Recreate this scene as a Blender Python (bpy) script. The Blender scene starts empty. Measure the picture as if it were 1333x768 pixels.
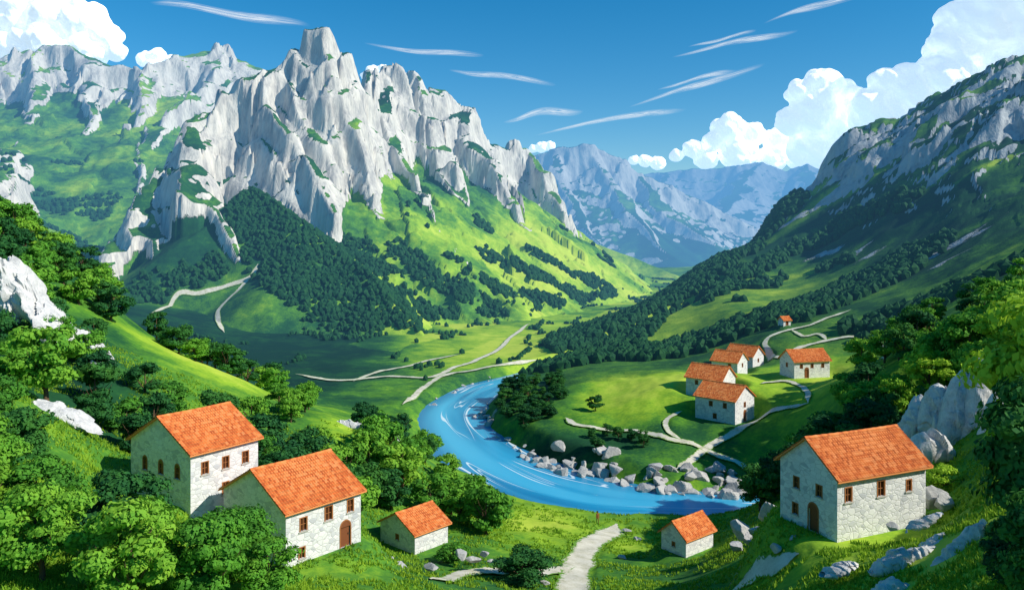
import bpy, math, random
import numpy as np
from mathutils import Vector, Matrix
random.seed(7); rng=np.random.default_rng(7)
S=bpy.context.scene; COL=S.collection
S.view_settings.view_transform='Standard'; S.view_settings.look='None'; S.view_settings.exposure=0
F=1037.0; HZ=310.0; CZ=45.0
def P(u,v,d): return ((u-666.5)/F*d, d, CZ-(v-HZ)/F*d)
# ---------------------------------------------------------------- noise
def _h(ix,iy,s):
    with np.errstate(over='ignore'):
        h=(ix.astype(np.int64)*374761393+iy.astype(np.int64)*668265263+s*1442695041)&0xffffffff
        h=((h^(h>>13))*1274126177)&0xffffffff
        h=h^(h>>16)
    return h.astype(np.float64)/4294967296.0
def pn(x,y,s=0):
    x0=np.floor(x);y0=np.floor(y);fx=x-x0;fy=y-y0
    ux=fx*fx*fx*(fx*(fx*6-15)+10);uy=fy*fy*fy*(fy*(fy*6-15)+10)
    def g(i,j):
        a=_h(x0+i,y0+j,s)*2*np.pi
        return np.cos(a)*(fx-i)+np.sin(a)*(fy-j)
    a=g(0,0)+ux*(g(1,0)-g(0,0)); b=g(0,1)+ux*(g(1,1)-g(0,1))
    return (a+uy*(b-a))*1.5
def fbm(x,y,o=4,s=0,g=.5):
    r=0;a=1;t=0
    for i in range(o):
        r=r+a*pn(x,y,s+i*17);t+=a;a*=g;x=x*2.03+5.1;y=y*2.03-3.7
    return r/t
def ridged(x,y,o=4,s=0):
    r=0;a=1;t=0
    for i in range(o):
        r=r+a*(1-np.abs(pn(x,y,s+i*17))*2);t+=a;a*=.5;x=x*2.1+1.7;y=y*2.1+9.2
    return r/t
def facet(x,y,s=0,tilt=1.4):
    x0=np.floor(x);y0=np.floor(y);best=np.full(x.shape,1e9);val=np.zeros(x.shape)
    for i in(-1,0,1):
        for j in(-1,0,1):
            a=x0+i;b=y0+j;px=a+_h(a,b,s);py=b+_h(a,b,s+1);dx=x-px;dy=y-py;d=dx*dx+dy*dy
            v=(_h(a,b,s+2)*2-1)*.6+tilt*((_h(a,b,s+3)-.5)*dx+(_h(a,b,s+4)-.5)*dy)
            m=d<best;best=np.where(m,d,best);val=np.where(m,v,val)
    return val
def sst(a,b,x):
    t=np.clip((x-a)/(b-a),0,1);return t*t*(3-2*t)
# ---------------------------------------------------------------- ground
G=[(-100,768,40),(0,768,42),(200,768,46),(350,768,52),(480,768,60),(600,768,70),(750,768,80),(880,768,76),(1000,768,60),(1150,768,48),(1333,768,38),(1450,768,36),
(0,640,52),(100,640,62),(248,663,72),(370,738,66),(470,722,74),(540,718,88),(640,720,90),(700,690,108),(800,682,118),(905,722,92),(980,700,85),(1090,705,62),(1205,668,70),(1333,620,56),(1450,600,56),
(0,540,70),(60,540,78),(150,570,88),(330,610,95),(430,620,105),(560,640,112),(620,650,122),
(0,470,100),(130,480,110),(0,400,120),(170,425,150),(300,490,142),(340,515,135),(430,545,128),(540,590,128),(600,618,135),
(0,300,170),(90,350,165),(-120,230,180),
(840,500,195),(950,490,190),(1050,492,190),(960,480,208),(1000,440,230),(1050,600,140),(1100,560,130),(1000,560,160),(1100,500,160),(1200,480,130),(1250,560,90),(1333,450,100),(1150,620,95),(1040,640,100),
(1333,400,150),(1200,430,175),(1150,460,190),(1100,420,230),(1200,400,220),(1333,330,220),(1500,250,220),
(900,440,270),(1000,385,310),(950,400,290),(1080,300,370),(1200,300,310),(1333,200,320),(1500,150,330),
(730,460,285),(800,420,330),(880,375,380),(940,340,410),(985,310,430),(1020,272,440),(1055,240,450),(1090,198,450),(1165,160,450),(1240,118,440),(1333,80,420),(1500,40,400)]
GZ=[(0,14,32),(666,14,26),(1333,14,33),(0,260,20),(180,230,12),(340,210,5),(450,190,4),(520,172,3),(560,157,2.5),(400,250,2),(500,250,2),(250,300,7),(150,330,14),(0,380,22),
(320,400,10),(300,460,25),(200,450,24),(100,480,35),(480,320,2),(560,320,2),(620,290,2),(680,310,2),(600,400,2),(700,400,2),(800,450,2),(700,550,2),(850,600,2),(900,750,4),(760,700,3),(1000,800,10),
(700,230,5),(765,215,8),(690,200,5),(745,180,5.5),(790,165,4),(900,156,3.5),(930,168,7),(780,190,6.5),(985,150,2),
(730,380,2),(800,430,2),(880,500,4),(940,540,8),(985,580,15),(1085,620,30),(1240,620,50),(1400,600,60)]
pts=[((u-666.5)/F,math.log(d),CZ-(v-HZ)/F*d) for u,v,d in G]+[((u-666.5)/F,math.log(d),z) for u,d,z in GZ]
pts=np.array(pts); SA,SL,CC=3.0,1.6,0.12
Xc=np.stack([pts[:,0]*SA,pts[:,1]*SL],1)
def ker(A,B): return -np.sqrt(((A[:,None,:]-B[None])**2).sum(-1)+CC*CC)
n=len(Xc); K=ker(Xc,Xc)-np.eye(n)*0.004
Pm=np.concatenate([np.ones((n,1)),Xc],1)
M=np.block([[K,Pm],[Pm.T,np.zeros((3,3))]])
W=np.linalg.solve(M,np.concatenate([pts[:,2],np.zeros(3)]))
def rbf(x,y):
    a=x/y; L=np.log(y); out=np.empty(a.shape[0])
    for i in range(0,len(a),40000):
        q=np.stack([a[i:i+40000]*SA,L[i:i+40000]*SL],1)
        r=W[n]+W[n+1]*q[:,0]+W[n+2]*q[:,1]
        for k in range(n):
            r-=W[k]*np.sqrt((q[:,0]-Xc[k,0])**2+(q[:,1]-Xc[k,1])**2+CC*CC)
        out[i:i+40000]=r
    return out
RIV=[(75,330,3),(36,300,3),(14,274,3.5),(2,256,4.3),(-9,236,6),(-15,205,6.8),(-9,174,7.3),(2,151,9.5),(13,139.5,9.2),(25,135.5,5.5),(41,134,4.5),(65,132,4),(110,128,4)]
def catmull(p,k=10):
    p=np.array(p,float);q=np.vstack([2*p[0]-p[1],p,2*p[-1]-p[-2]]);o=[]
    for i in range(1,len(q)-2):
        for t in np.linspace(0,1,k,endpoint=False):
            a,b,c,d=q[i-1],q[i],q[i+1],q[i+2]
            o.append(.5*((2*b)+(-a+c)*t+(2*a-5*b+4*c-d)*t*t+(-a+3*b-3*c+d)*t**3))
    o.append(p[-1]);return np.array(o)
RV=catmull(RIV,5)
def river_sd(x,y):
    best=np.full(x.shape,1e9)
    for i in range(len(RV)-1):
        a=RV[i];b=RV[i+1];dx,dy=b[0]-a[0],b[1]-a[1]
        t=np.clip(((x-a[0])*dx+(y-a[1])*dy)/(dx*dx+dy*dy),0,1)
        dd=np.hypot(x-a[0]-t*dx,y-a[1]-t*dy)-(a[2]+t*(b[2]-a[2]))
        best=np.minimum(best,dd)
    return best
PADS=[]
def rightmask(x,y,z):
    return sst(18,40,z)*sst(190,260,y)*sst(-10,60,x)
def ground(x,y):
    x=np.asarray(x,float);y=np.asarray(y,float)
    d=np.maximum(y,5)
    z=rbf(x,d)
    w=sst(620,900,d); z=z*(1-w)+w*(3+6*fbm(x/160,y/160,3,5))
    rm=rightmask(x,y,z)
    far=sst(200,320,d)
    z=z+(1-far)*(.9*fbm(x/18,y/18,3,1)+.22*fbm(x/4,y/4,2,2))+far*(1-rm)*1.0*fbm(x/40,y/40,3,3)
    wx=x+10*fbm(x/40,y/40,2,61); wy=y+10*fbm(x/40,y/40,2,62)
    cr=ridged(wx/70,wy/26,4,9)
    hi=sst(40,90,z)
    z=z+rm*((2.4+3.4*hi)*(cr-.55)+hi*3.2*(sst(.0,.22,fbm(wx/34,wy/16,3,12))-.4)+hi*3.0*facet(wx/17,wy/10,40)+hi*1.0*facet(wx/7,wy/5,47))
    sd=river_sd(x,y)+1.2*fbm(x/6,y/6,2,8)*sst(300,100,d)
    z=np.where(y<340,-1.6+(np.maximum(z,1.0)+1.6)*sst(-1.5,6,sd),z)
    for cx,cy,r,pz in PADS:
        ww=sst(r*1.7,r*.95,np.hypot(x-cx,y-cy)); z=z*(1-ww)+pz*ww
    return z
# ---------------------------------------------------------------- mountains
def uvd(L): return [(*P(u,v,d),c) for u,v,d,c in L]
MAIN=[
uvd([(150,365,405,26),(178,290,440,55),(205,228,462,75),(240,168,482,75),(300,124,502,80),(350,92,518,80),(385,68,520,95),(403,50,520,105),(430,48,520,105),(450,72,528,80),(462,104,535,60),(470,128,560,40),(480,100,598,80),(490,112,604,60),(504,94,610,85),(520,118,620,50),(538,103,630,80),(556,132,640,48),(575,124,655,75),(586,135,660,55),(600,140,665,75),(618,182,680,45),(650,200,700,50),(674,190,715,70),(690,205,725,60),(705,235,740,55),(728,268,755,45),(752,328,770,15),(790,345,820,0)]),
uvd([(426,46,520,105),(442,105,505,105),(460,180,490,100),(484,255,470,82),(508,322,448,42),(560,372,425,0),(640,422,398,0)]),
uvd([(350,92,518,80),(345,140,492,70),(380,186,470,62),(415,232,452,54),(442,288,438,26)]),
uvd([(240,168,482,75),(236,212,455,64),(258,250,432,58),(290,290,408,44),(306,335,392,10)]),
uvd([(335,245,438,0),(400,295,412,0),(480,365,380,0),(565,445,342,0)]),
uvd([(490,112,604,60),(496,158,556,92),(522,204,530,95),(552,268,495,76),(604,340,455,36),(670,400,425,0)]),
uvd([(600,140,665,75),(606,178,640,98),(630,208,620,98),(664,258,598,84),(700,318,574,40),(745,366,560,0)]),
uvd([(690,205,725,60),(712,228,690,85),(736,284,660,68),(754,325,640,26),(790,362,625,0)]),
uvd([(538,103,630,80),(562,155,602,92),(584,220,572,78),(606,288,540,34)]),
uvd([(385,68,520,95),(382,115,505,85),(402,158,490,75),(430,215,472,62)]),
uvd([(205,228,462,75),(192,280,430,60),(208,335,400,26)]),
uvd([(178,290,440,55),(150,328,410,42),(128,370,378,12)]),
uvd([(700,298,900,0),(750,308,900,0),(820,335,870,0),(880,358,840,0)]),
]
LEFT=[
uvd([(-300,60,950,80),(-150,90,980,80),(-40,95,1000,80),(0,82,1000,90),(30,68,1000,90),(62,66,1000,90),(100,66,1000,60),(122,86,990,40),(150,97,985,40),(200,92,1000,40),(240,80,1020,50),(285,66,1050,60),(312,82,1050,50),(335,98,1050,30),(420,150,1080,20),(520,200,1120,10)]),
uvd([(50,66,1000,110),(48,110,940,105),(44,150,880,100),(22,190,820,85),(-20,240,760,25)]),
uvd([(122,86,990,40),(128,125,940,40),(118,160,880,45),(90,195,820,45),(85,240,760,26),(110,330,660,6)]),
uvd([(200,92,1000,40),(195,135,930,30),(170,175,860,40),(140,215,790,35),(150,260,720,20)]),
uvd([(285,66,1050,60),(262,120,960,32),(215,160,880,34),(180,210,790,26),(190,330,640,4)]),
uvd([(-150,90,980,80),(-120,170,820,50),(-100,230,700,20)]),
uvd([(22,190,820,85),(10,215,700,40),(-10,240,620,20)]),
]
DIST=[
uvd([(560,240,1500,60),(640,215,1500,60),(690,207,1500,70),(722,194,1490,80),(765,189,1480,90),(798,204,1480,80),(830,226,1480,60),(880,250,1500,50),(930,274,1500,40),(975,294,1500,20),(1040,320,1520,0),(1120,340,1550,0)]),
uvd([(722,194,1490,80),(735,240,1400,60),(760,290,1300,20),(790,325,1200,0)]),
uvd([(765,189,1480,90),(800,240,1390,60),(840,290,1280,10),(880,335,1150,0)]),
uvd([(830,226,1480,60),(870,275,1370,30),(930,320,1250,0)]),
]
FARM=[
uvd([(700,235,2800,60),(800,228,2800,60),(860,224,2800,80),(900,221,2800,80),(940,219,2780,90),(988,211,2760,100),(1020,222,2760,80),(1045,214,2760,80),(1080,226,2760,80),(1180,215,2800,80),(1300,230,2800,80),(1450,235,2800,60)]),
uvd([(988,211,2760,100),(960,250,2500,40),(930,285,2200,0)]),
uvd([(860,224,2800,80),(850,260,2500,30),(860,290,2200,0)]),
uvd([(1045,214,2760,80),(1050,250,2500,40),(1080,285,2200,0)]),
]
CL={}
def ridges(x,y,R,s1,s2,sc,seed,fa):
    w1=fbm(x/(30*sc),y/(30*sc),2,seed)
    wx=x+7*sc*fbm(x/(50*sc),y/(50*sc),2,seed+7); wy=y+7*sc*fbm(x/(50*sc),y/(50*sc),2,seed+8)
    if fa:
        qx=wx+2*sc*fbm(x/(9*sc),y/(9*sc),2,seed+60);qy=wy+2*sc*fbm(x/(9*sc),y/(9*sc),2,seed+61)
        off=4*w1+7.0*facet(qx/(32*sc),qy/(32*sc),seed+30)+3.4*facet(qx/(14*sc),qy/(14*sc),seed+36)+.8*facet(qx/(5*sc),qy/(5*sc),seed+42)
    else: off=9*w1+4.5*fbm(x/(8*sc),y/(8*sc),3,seed+50)
    off=off*sc
    ldg=fbm(x/(40*sc),y/(40*sc),2,seed+70)*1.2+(x*.5-y*.35)/(26*sc)
    best=np.full(x.shape,-1e3);cl=np.zeros(x.shape)
    for pl in R:
        for i in range(len(pl)-1):
            a=pl[i];b=pl[i+1];dx,dy=b[0]-a[0],b[1]-a[1]
            t=np.clip(((wx-a[0])*dx+(wy-a[1])*dy)/(dx*dx+dy*dy),0,1)
            ds=np.hypot(wx-a[0]-t*dx,wy-a[1]-t*dy)
            z=a[2]+t*(b[2]-a[2]); C=a[3]+t*(b[3]-a[3])
            k=np.clip(C/30,0,1)
            ds=np.maximum(ds+k*off*np.clip(ds/(6*sc),.15,1)-3.0*sc*k,0)
            dc=C/s1
            far=np.maximum(ds-dc,0)
            dr=np.where(ds<dc,ds*s1,C+s2*far)
            m=z-dr>best;best=np.where(m,z-dr,best);cl=np.where(m,sst(dc+9*sc,dc+1*sc,ds)*k,cl)
    CL['m']=cl
    if fa:
        H=22*sc;q=best/H+ldg*.8;fr=q-np.floor(q);st=(np.floor(q)+np.minimum(sst(0,.62,fr),1)-ldg*.8)*H
        best=best+(st-best)*.66*sst(40*sc*.8,75*sc*.8,best)*cl
    return best
def mz(x,y,R,s1,s2,sc,seed,fa):
    z=ridges(x,y,R,s1,s2,sc,seed,fa)
    z=z+sc*((.9 if fa else 1.6)*(ridged(x/(17*sc),y/(17*sc),3,seed+3)-.5)+.5*fbm(x/(5*sc),y/(5*sc),3,seed+4))*sst(20*sc,60*sc,z)
    z=z+sc*1.5*fbm(x/(30*sc),y/(30*sc),3,seed+5)
    return z
MP=dict(main=(MAIN,2.6,.70,1.0,100,1),left=(LEFT,1.8,.50,1.6,200,1),dist=(DIST,1.3,.6,2.6,300,0),farm=(FARM,.9,.5,4.5,400,0))
def surf(x,y):
    x=np.atleast_1d(np.asarray(x,float));y=np.atleast_1d(np.asarray(y,float))
    z=ground(x,y)
    m=y>280
    if m.any():
        zz=z[m]; zz=np.maximum(zz,mz(x[m],y[m],*MP['main'])); zz=np.maximum(zz,mz(x[m],y[m],*MP['left'])); z[m]=zz
    return z
DS=np.exp(np.linspace(math.log(30),math.log(1100),1400))
def hit(u,v,dmin=30):
    a=(u-666.5)/F; ds=DS[DS>=dmin]; z=surf(a*ds,ds); r=CZ-(v-HZ)/F*ds
    i=np.argmax(z>=r)
    return (a*ds[i],ds[i],z[i])
# ---------------------------------------------------------------- node helpers
class NT:
    def __init__(s,name):
        s.m=bpy.data.materials.new(name);s.m.use_nodes=True;s.t=s.m.node_tree;s.t.nodes.clear()
        s.out=s.n('ShaderNodeOutputMaterial')
    def n(s,t,**k):
        nd=s.t.nodes.new(t)
        for a,b in k.items(): setattr(nd,a,b)
        return nd
    def l(s,a,b): s.t.links.new(a,b)
    def set(s,sock,v):
        if hasattr(v,'is_output') or isinstance(v,bpy.types.NodeSocket): s.l(v,sock)
        else: sock.default_value=v
    def math(s,op,a,b=0.,c=False):
        nd=s.n('ShaderNodeMath',operation=op,use_clamp=c);s.set(nd.inputs[0],a);s.set(nd.inputs[1],b);return nd.outputs[0]
    def vmul(s,v,k):
        nd=s.n('ShaderNodeVectorMath',operation='MULTIPLY');s.set(nd.inputs[0],v);nd.inputs[1].default_value=k;return nd.outputs[0]
    def noise(s,v,sc,det=4,ro=.55,dist=0):
        nd=s.n('ShaderNodeTexNoise');s.l(v,nd.inputs['Vector']);nd.inputs['Scale'].default_value=sc;nd.inputs['Detail'].default_value=det;nd.inputs['Roughness'].default_value=ro;nd.inputs['Distortion'].default_value=dist;return nd.outputs['Fac']
    def vor(s,v,sc,feat='F1',out='Distance'):
        nd=s.n('ShaderNodeTexVoronoi',feature=feat);s.l(v,nd.inputs['Vector']);nd.inputs['Scale'].default_value=sc;return nd.outputs[out]
    def ramp(s,f,st,interp='LINEAR'):
        nd=s.n('ShaderNodeValToRGB');nd.color_ramp.interpolation=interp;e=nd.color_ramp.elements
        while len(e)<len(st): e.new(.5)
        for i,(p,c) in enumerate(st):
            e[i].position=p; e[i].color=(c,c,c,1) if isinstance(c,(int,float)) else (*c,1)
        s.set(nd.inputs[0],f);return nd.outputs[0]
    def mix(s,f,a,b,mode='MIX'):
        nd=s.n('ShaderNodeMix',data_type='RGBA',blend_type=mode)
        s.set(nd.inputs[0],f)
        for sk,v in ((nd.inputs[6],a),(nd.inputs[7],b)):
            if isinstance(v,tuple): sk.default_value=(*v,1) if len(v)==3 else v
            else: s.l(v,sk)
        return nd.outputs[2]
    def attr(s,nm): 
        nd=s.n('ShaderNodeAttribute',attribute_name=nm);return nd.outputs['Fac']
    def bump(s,h,dist,st=1.,nrm=None):
        nd=s.n('ShaderNodeBump');s.set(nd.inputs['Height'],h);nd.inputs['Distance'].default_value=dist;nd.inputs['Strength'].default_value=st
        if nrm: s.l(nrm,nd.inputs['Normal'])
        return nd.outputs[0]
    def bsdf(s,col,rough=.9,nrm=None,spec=.2,**k):
        b=s.n('ShaderNodeBsdfPrincipled');s.set(b.inputs['Base Color'],(*col,1) if isinstance(col,tuple) else col);s.set(b.inputs['Roughness'],rough);b.inputs['Specular IOR Level'].default_value=spec
        if nrm: s.l(nrm,b.inputs['Normal'])
        for a,c in k.items(): b.inputs[a].default_value=c
        return b.outputs[0]
    def pos(s): return s.n('ShaderNodeNewGeometry').outputs['Position']
    def obj(s): return s.n('ShaderNodeTexCoord').outputs['Object']
    def uv(s): return s.n('ShaderNodeTexCoord').outputs['UV']
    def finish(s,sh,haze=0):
        if haze:  # aerial haze painted in as a blue glow that grows with distance
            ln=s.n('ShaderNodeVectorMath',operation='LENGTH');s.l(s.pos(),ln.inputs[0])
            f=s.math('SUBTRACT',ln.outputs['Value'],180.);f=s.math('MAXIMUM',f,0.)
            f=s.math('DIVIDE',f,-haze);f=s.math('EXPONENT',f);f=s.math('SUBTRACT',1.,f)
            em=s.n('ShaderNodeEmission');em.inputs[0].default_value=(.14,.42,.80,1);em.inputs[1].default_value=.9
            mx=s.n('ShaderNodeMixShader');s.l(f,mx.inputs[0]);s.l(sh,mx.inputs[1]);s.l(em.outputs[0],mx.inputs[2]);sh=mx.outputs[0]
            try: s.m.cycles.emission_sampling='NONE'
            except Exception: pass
        s.l(sh,s.out.inputs[0]);return s.m
def terrain_mat(name,haze,sc=1.0,bumpd=1.2,dark=1.0,cool=0):
    t=NT(name);p=t.pos()
    big=t.noise(p,.035/sc,4,.6);mid=t.noise(p,.22/sc,4,.65);fine=t.noise(p,1.6/sc,3,.6)
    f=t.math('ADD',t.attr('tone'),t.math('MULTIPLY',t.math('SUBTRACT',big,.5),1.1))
    f=t.math('ADD',f,t.math('MULTIPLY',t.math('SUBTRACT',mid,.5),.6))
    f=t.math('ADD',f,t.math('MULTIPLY',t.math('SUBTRACT',fine,.5),.35))
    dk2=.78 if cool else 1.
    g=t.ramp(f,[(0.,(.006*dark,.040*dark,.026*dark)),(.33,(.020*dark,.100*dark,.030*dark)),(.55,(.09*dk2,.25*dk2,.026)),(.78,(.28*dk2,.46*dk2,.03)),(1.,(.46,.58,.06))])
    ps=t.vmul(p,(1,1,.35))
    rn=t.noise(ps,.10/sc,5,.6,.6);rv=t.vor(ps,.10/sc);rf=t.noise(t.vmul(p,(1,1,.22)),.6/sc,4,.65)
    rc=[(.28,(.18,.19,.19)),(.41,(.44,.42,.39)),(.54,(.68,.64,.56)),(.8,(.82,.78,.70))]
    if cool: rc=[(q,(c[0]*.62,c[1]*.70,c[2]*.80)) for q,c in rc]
    rc=t.ramp(t.math('ADD',t.math('MULTIPLY',rn,.6),t.math('MULTIPLY',rf,.4)),rc)
    rm=t.math('ADD',t.attr('rock'),t.math('MULTIPLY',t.math('SUBTRACT',t.noise(p,.16/sc,5,.7),.5),.8))
    rm=t.ramp(rm,[(.46,0.),(.54,1.)])
    c=t.mix(rm,g,rc)
    h=t.math('ADD',t.math('MULTIPLY',rn,.6),t.math('MULTIPLY',rf,.35));h=t.math('ADD',h,t.math('MULTIPLY',rv,.3))
    h=t.math('MULTIPLY',h,rm);h=t.math('ADD',h,t.math('MULTIPLY',fine,.06))
    nb=t.bump(h,bumpd*2.2*sc,.7)
    return t.finish(t.bsdf(c,.95,nb,.1),haze)
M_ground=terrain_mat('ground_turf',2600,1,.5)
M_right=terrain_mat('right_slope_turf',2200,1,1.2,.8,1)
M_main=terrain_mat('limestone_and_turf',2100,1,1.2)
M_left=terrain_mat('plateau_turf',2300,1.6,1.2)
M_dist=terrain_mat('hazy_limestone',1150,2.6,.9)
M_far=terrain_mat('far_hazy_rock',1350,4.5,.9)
# ---------------------------------------------------------------- mesh helpers
def mesh_np(name,v,f,smooth=True):
    v=np.asarray(v,np.float32);f=np.asarray(f,np.int32);k=f.shape[1]
    me=bpy.data.meshes.new(name);me.vertices.add(len(v));me.vertices.foreach_set('co',v.ravel())
    me.loops.add(f.size);me.loops.foreach_set('vertex_index',f.ravel())
    me.polygons.add(len(f));me.polygons.foreach_set('loop_start',np.arange(0,f.size,k,dtype=np.int32))
    try: me.polygons.foreach_set('loop_total',np.full(len(f),k,np.int32))
    except Exception: pass
    me.polygons.foreach_set('use_smooth',np.full(len(f),smooth))
    me.update(calc_edges=True);me.validate();return me
def addobj(name,me,mat=None,parent=None,label=None,cat=None,kind=None,group=None):
    o=bpy.data.objects.new(name,me);COL.objects.link(o)
    if mat and me is not None and not me.materials: me.materials.append(mat)
    if parent: o.parent=parent
    if label:o['label']=label
    if cat:o['category']=cat
    if kind:o['kind']=kind
    if group:o['group']=group
    return o
def fattr(me,nm,a):
    at=me.attributes.new(nm,'FLOAT','POINT');at.data.foreach_set('value',np.asarray(a,np.float32).ravel())
def gridf(nr,nc):
    i=np.arange(nr*nc).reshape(nr,nc)
    return np.stack([i[:-1,:-1],i[:-1,1:],i[1:,1:],i[1:,:-1]],-1).reshape(-1,4)
# ---------------------------------------------------------------- houses spec
HS=[
dict(u=248,v=664,d=72,th=56,L=7.4,W=9.6,h=5.2,r=2.6,m=0,near=1,lab="two storey pale stone house with orange tiled roof among trees",
  op=[('g',.25,2.5,.7,1.0,1),('g',.52,2.5,.7,1.0,1),('g',.79,2.5,.7,1.0,1),('f',.2,2.9,.7,1.1,0),('f',.5,2.9,.7,1.1,0),('f',.8,2.9,.7,1.1,0),('f',.5,.5,.7,1.1,0)]),
dict(u=372,v=740,d=67,th=50,L=8.0,W=9.8,h=4.8,r=2.6,m=0,near=1,lab="pale stone house with orange roof and arched brown door",
  op=[('g',.3,2.6,.6,.9,0),('f',.22,2.7,.7,1.1,0),('f',.55,2.9,.8,1.2,0),('f',.85,3.0,.7,1.1,0),('f',.78,0,1.1,1.8,2),('f',.2,.4,.6,.9,0)]),
dict(u=540,v=722,d=88,th=48,L=5,W=6,h=2.3,r=1.6,m=0,near=1,lab="small low stone hut with orange tiled roof",op=[('g',.5,.9,.5,.6,0)]),
dict(u=893,v=726,d=92,th=40,L=5.2,W=3.6,h=2.2,r=1.5,m=0,near=1,lab="tiny stone hut with orange roof beside the footpath",op=[('g',.5,.8,.4,.5,0)]),
dict(u=1090,v=706,d=62,th=24,L=9.8,W=6.2,h=5.1,r=2.3,m=0,near=1,lab="two storey stone farmhouse with orange roof on a grassy knoll",
  op=[('g',.3,3.0,.6,.9,0),('g',.7,3.0,.6,.9,0),('g',.28,.8,.6,.9,0),('g',.6,0,1.0,1.8,2),('f',.12,3.0,.7,1.1,0),('f',.48,3.0,.8,1.2,0),('f',.8,3.0,.6,.9,0)]),
dict(u=957,v=553,d=165,th=45,L=9.5,W=8,h=5.0,r=2.6,m=1,near=0,lab="stone village house with orange red roof on the meadow",op=[('f',.25,3,.8,1.1,0),('f',.6,3,.8,1.1,0),('f',.5,.5,.8,1.1,0),('g',.5,3,.8,1.1,0),('g',.5,0,1,2,2)]),
dict(u=940,v=520,d=180,th=40,L=9,W=7,h=4.4,r=2.6,m=1,near=0,lab="stone house with wide orange roof behind its neighbour",op=[('f',.3,2.6,.7,1,0),('f',.7,2.6,.7,1,0)]),
dict(u=960,v=492,d=200,th=40,L=7,W=6,h=4.0,r=2.2,m=1,near=0,lab="small stone house with orange roof in the village",op=[('f',.3,2.3,.7,1,0),('g',.5,2.3,.7,1,0)]),
dict(u=980,v=486,d=212,th=45,L=8,W=6,h=4.6,r=2.3,m=1,near=0,lab="white gabled house with orange roof in the village",op=[('f',.5,2.6,.7,1,0),('g',.5,2.6,.7,1,0),('g',.5,.4,.7,1,0)]),
dict(u=1034,v=493,d=188,th=14,L=9.6,W=6,h=4.2,r=2.2,m=0,near=0,lab="whitewashed stone cottage with orange roof on the lawn",op=[('f',.2,2.3,.7,1,0),('f',.5,2.3,.7,1,0),('f',.8,2.3,.7,1,0),('g',.5,2.3,.7,1,0),('f',.35,0,1,2,2)]),
dict(u=1020,v=424,d=236,th=20,L=2.6,W=2.4,h=1.7,r=.9,m=0,near=0,lab="tiny red roofed shed on the wooded slope",op=[('f',.5,0,.8,1.2,2)]),
]
for h in HS:
    x,y,z=P(h['u'],h['v'],h['d']);t=math.radians(h['th'])
    if h['m']: e1=(-math.cos(t),math.sin(t));e2=(math.sin(t),math.cos(t))
    else: e1=(math.cos(t),math.sin(t));e2=(-math.sin(t),math.cos(t))
    h['c']=(x+e1[0]*h['L']/2+e2[0]*h['W']/2,y+e1[1]*h['L']/2+e2[1]*h['W']/2);h['z']=z
    h['ang']=math.atan2(e1[1],e1[0])
    if z<1.5: h['z']=1.5
    PADS.append((h['c'][0],h['c'][1],max(h['L'],h['W'])*.62,h['z']))
# ---------------------------------------------------------------- roads (measured first so the ground can be graded under them)
def ribbon(pts,ws,zf,name,cross=2,wl=None):
    pts=np.array(pts,float);ws=np.array(ws,float);wl=ws if wl is None else wl
    T=np.gradient(pts,axis=0);T/=np.linalg.norm(T,axis=1)[:,None]+1e-9;N=np.stack([-T[:,1],T[:,0]],1)
    s=np.linspace(-1,1,cross)
    wgt=np.where(s[None]<0,wl[:,None],ws[:,None])*s[None]
    V=pts[:,None,:]+N[:,None,:]*wgt[...,None]
    V=V.reshape(-1,2);z=zf(V[:,0],V[:,1])
    me=mesh_np(name,np.column_stack([V,z]),gridf(len(pts),cross))
    al=np.concatenate([[0],np.cumsum(np.linalg.norm(np.diff(pts,axis=0),axis=1))])
    uvv=np.stack([np.repeat(al,cross),np.tile(s,len(pts))],1)
    ul=me.uv_layers.new(name='UVMap');li=np.empty(len(me.loops),np.int32);me.loops.foreach_get('vertex_index',li)
    ul.data.foreach_set('uv',uvv[li].astype(np.float32).ravel());return me
t=NT('pale_gravel');p=t.pos();nz=t.noise(p,.6,4,.6);nf=t.noise(p,5,3,.6)
c=t.ramp(t.math('ADD',t.math('MULTIPLY',nz,.7),t.math('MULTIPLY',nf,.3)),[(.33,(.40,.40,.24)),(.45,(.60,.56,.43)),(.62,(.74,.70,.58))])
sp=t.n('ShaderNodeSeparateXYZ');t.l(t.uv(),sp.inputs[0]);eg=t.math('ADD',t.math('ABSOLUTE',sp.outputs[1]),t.math('MULTIPLY',t.math('SUBTRACT',t.noise(p,2.2,4,.65),.5),1.1))
c=t.mix(t.ramp(eg,[(.70,0.),(.86,1.)]),c,(.13,.29,.03))
M_road=t.finish(t.bsdf(c,.95,t.bump(nf,.03,.4),.1),2600)
RP=[]
def road(name,uvs,w,lab,dmin=30,cat='road',rag=.12):
    pts=[];
    for u,v in uvs:
        p=hit(u,v,dmin)[:2]
        if pts and math.hypot(p[0]-pts[-1][0],p[1]-pts[-1][1])>140: print('skip',u,v);continue
        pts.append(p)
    if len(pts)<2: return
    pts=catmull(pts,24);RP.append((pts[::4],w/2))
    k=np.arange(len(pts));tp=np.clip(np.minimum(k,k[::-1])/10.,.12,1)
    def wv(s): return np.full(len(pts),w/2)*tp*(1+rag*1.4*pn(k*.13,0*k+.3,s)+rag*.7*pn(k*.4,0*k+.7,s+1))
    me=ribbon(pts,wv(3),lambda x,y:surf(x,y)+.05+.0013*np.maximum(y-60,0),name,9,wv(13))
    addobj(name,me,M_road,label=lab,cat=cat,kind='structure')
road('footpath',[(738,815),(745,770),(752,740),(764,716),(782,699),(803,683)],3.7,"pale stony footpath leading down to the river",60,'path',.2)
road('footpath',[(560,754),(600,747),(640,744),(700,746),(750,738)],2.4,"pale stony footpath crossing the meadow",60,'path',.25)
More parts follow.
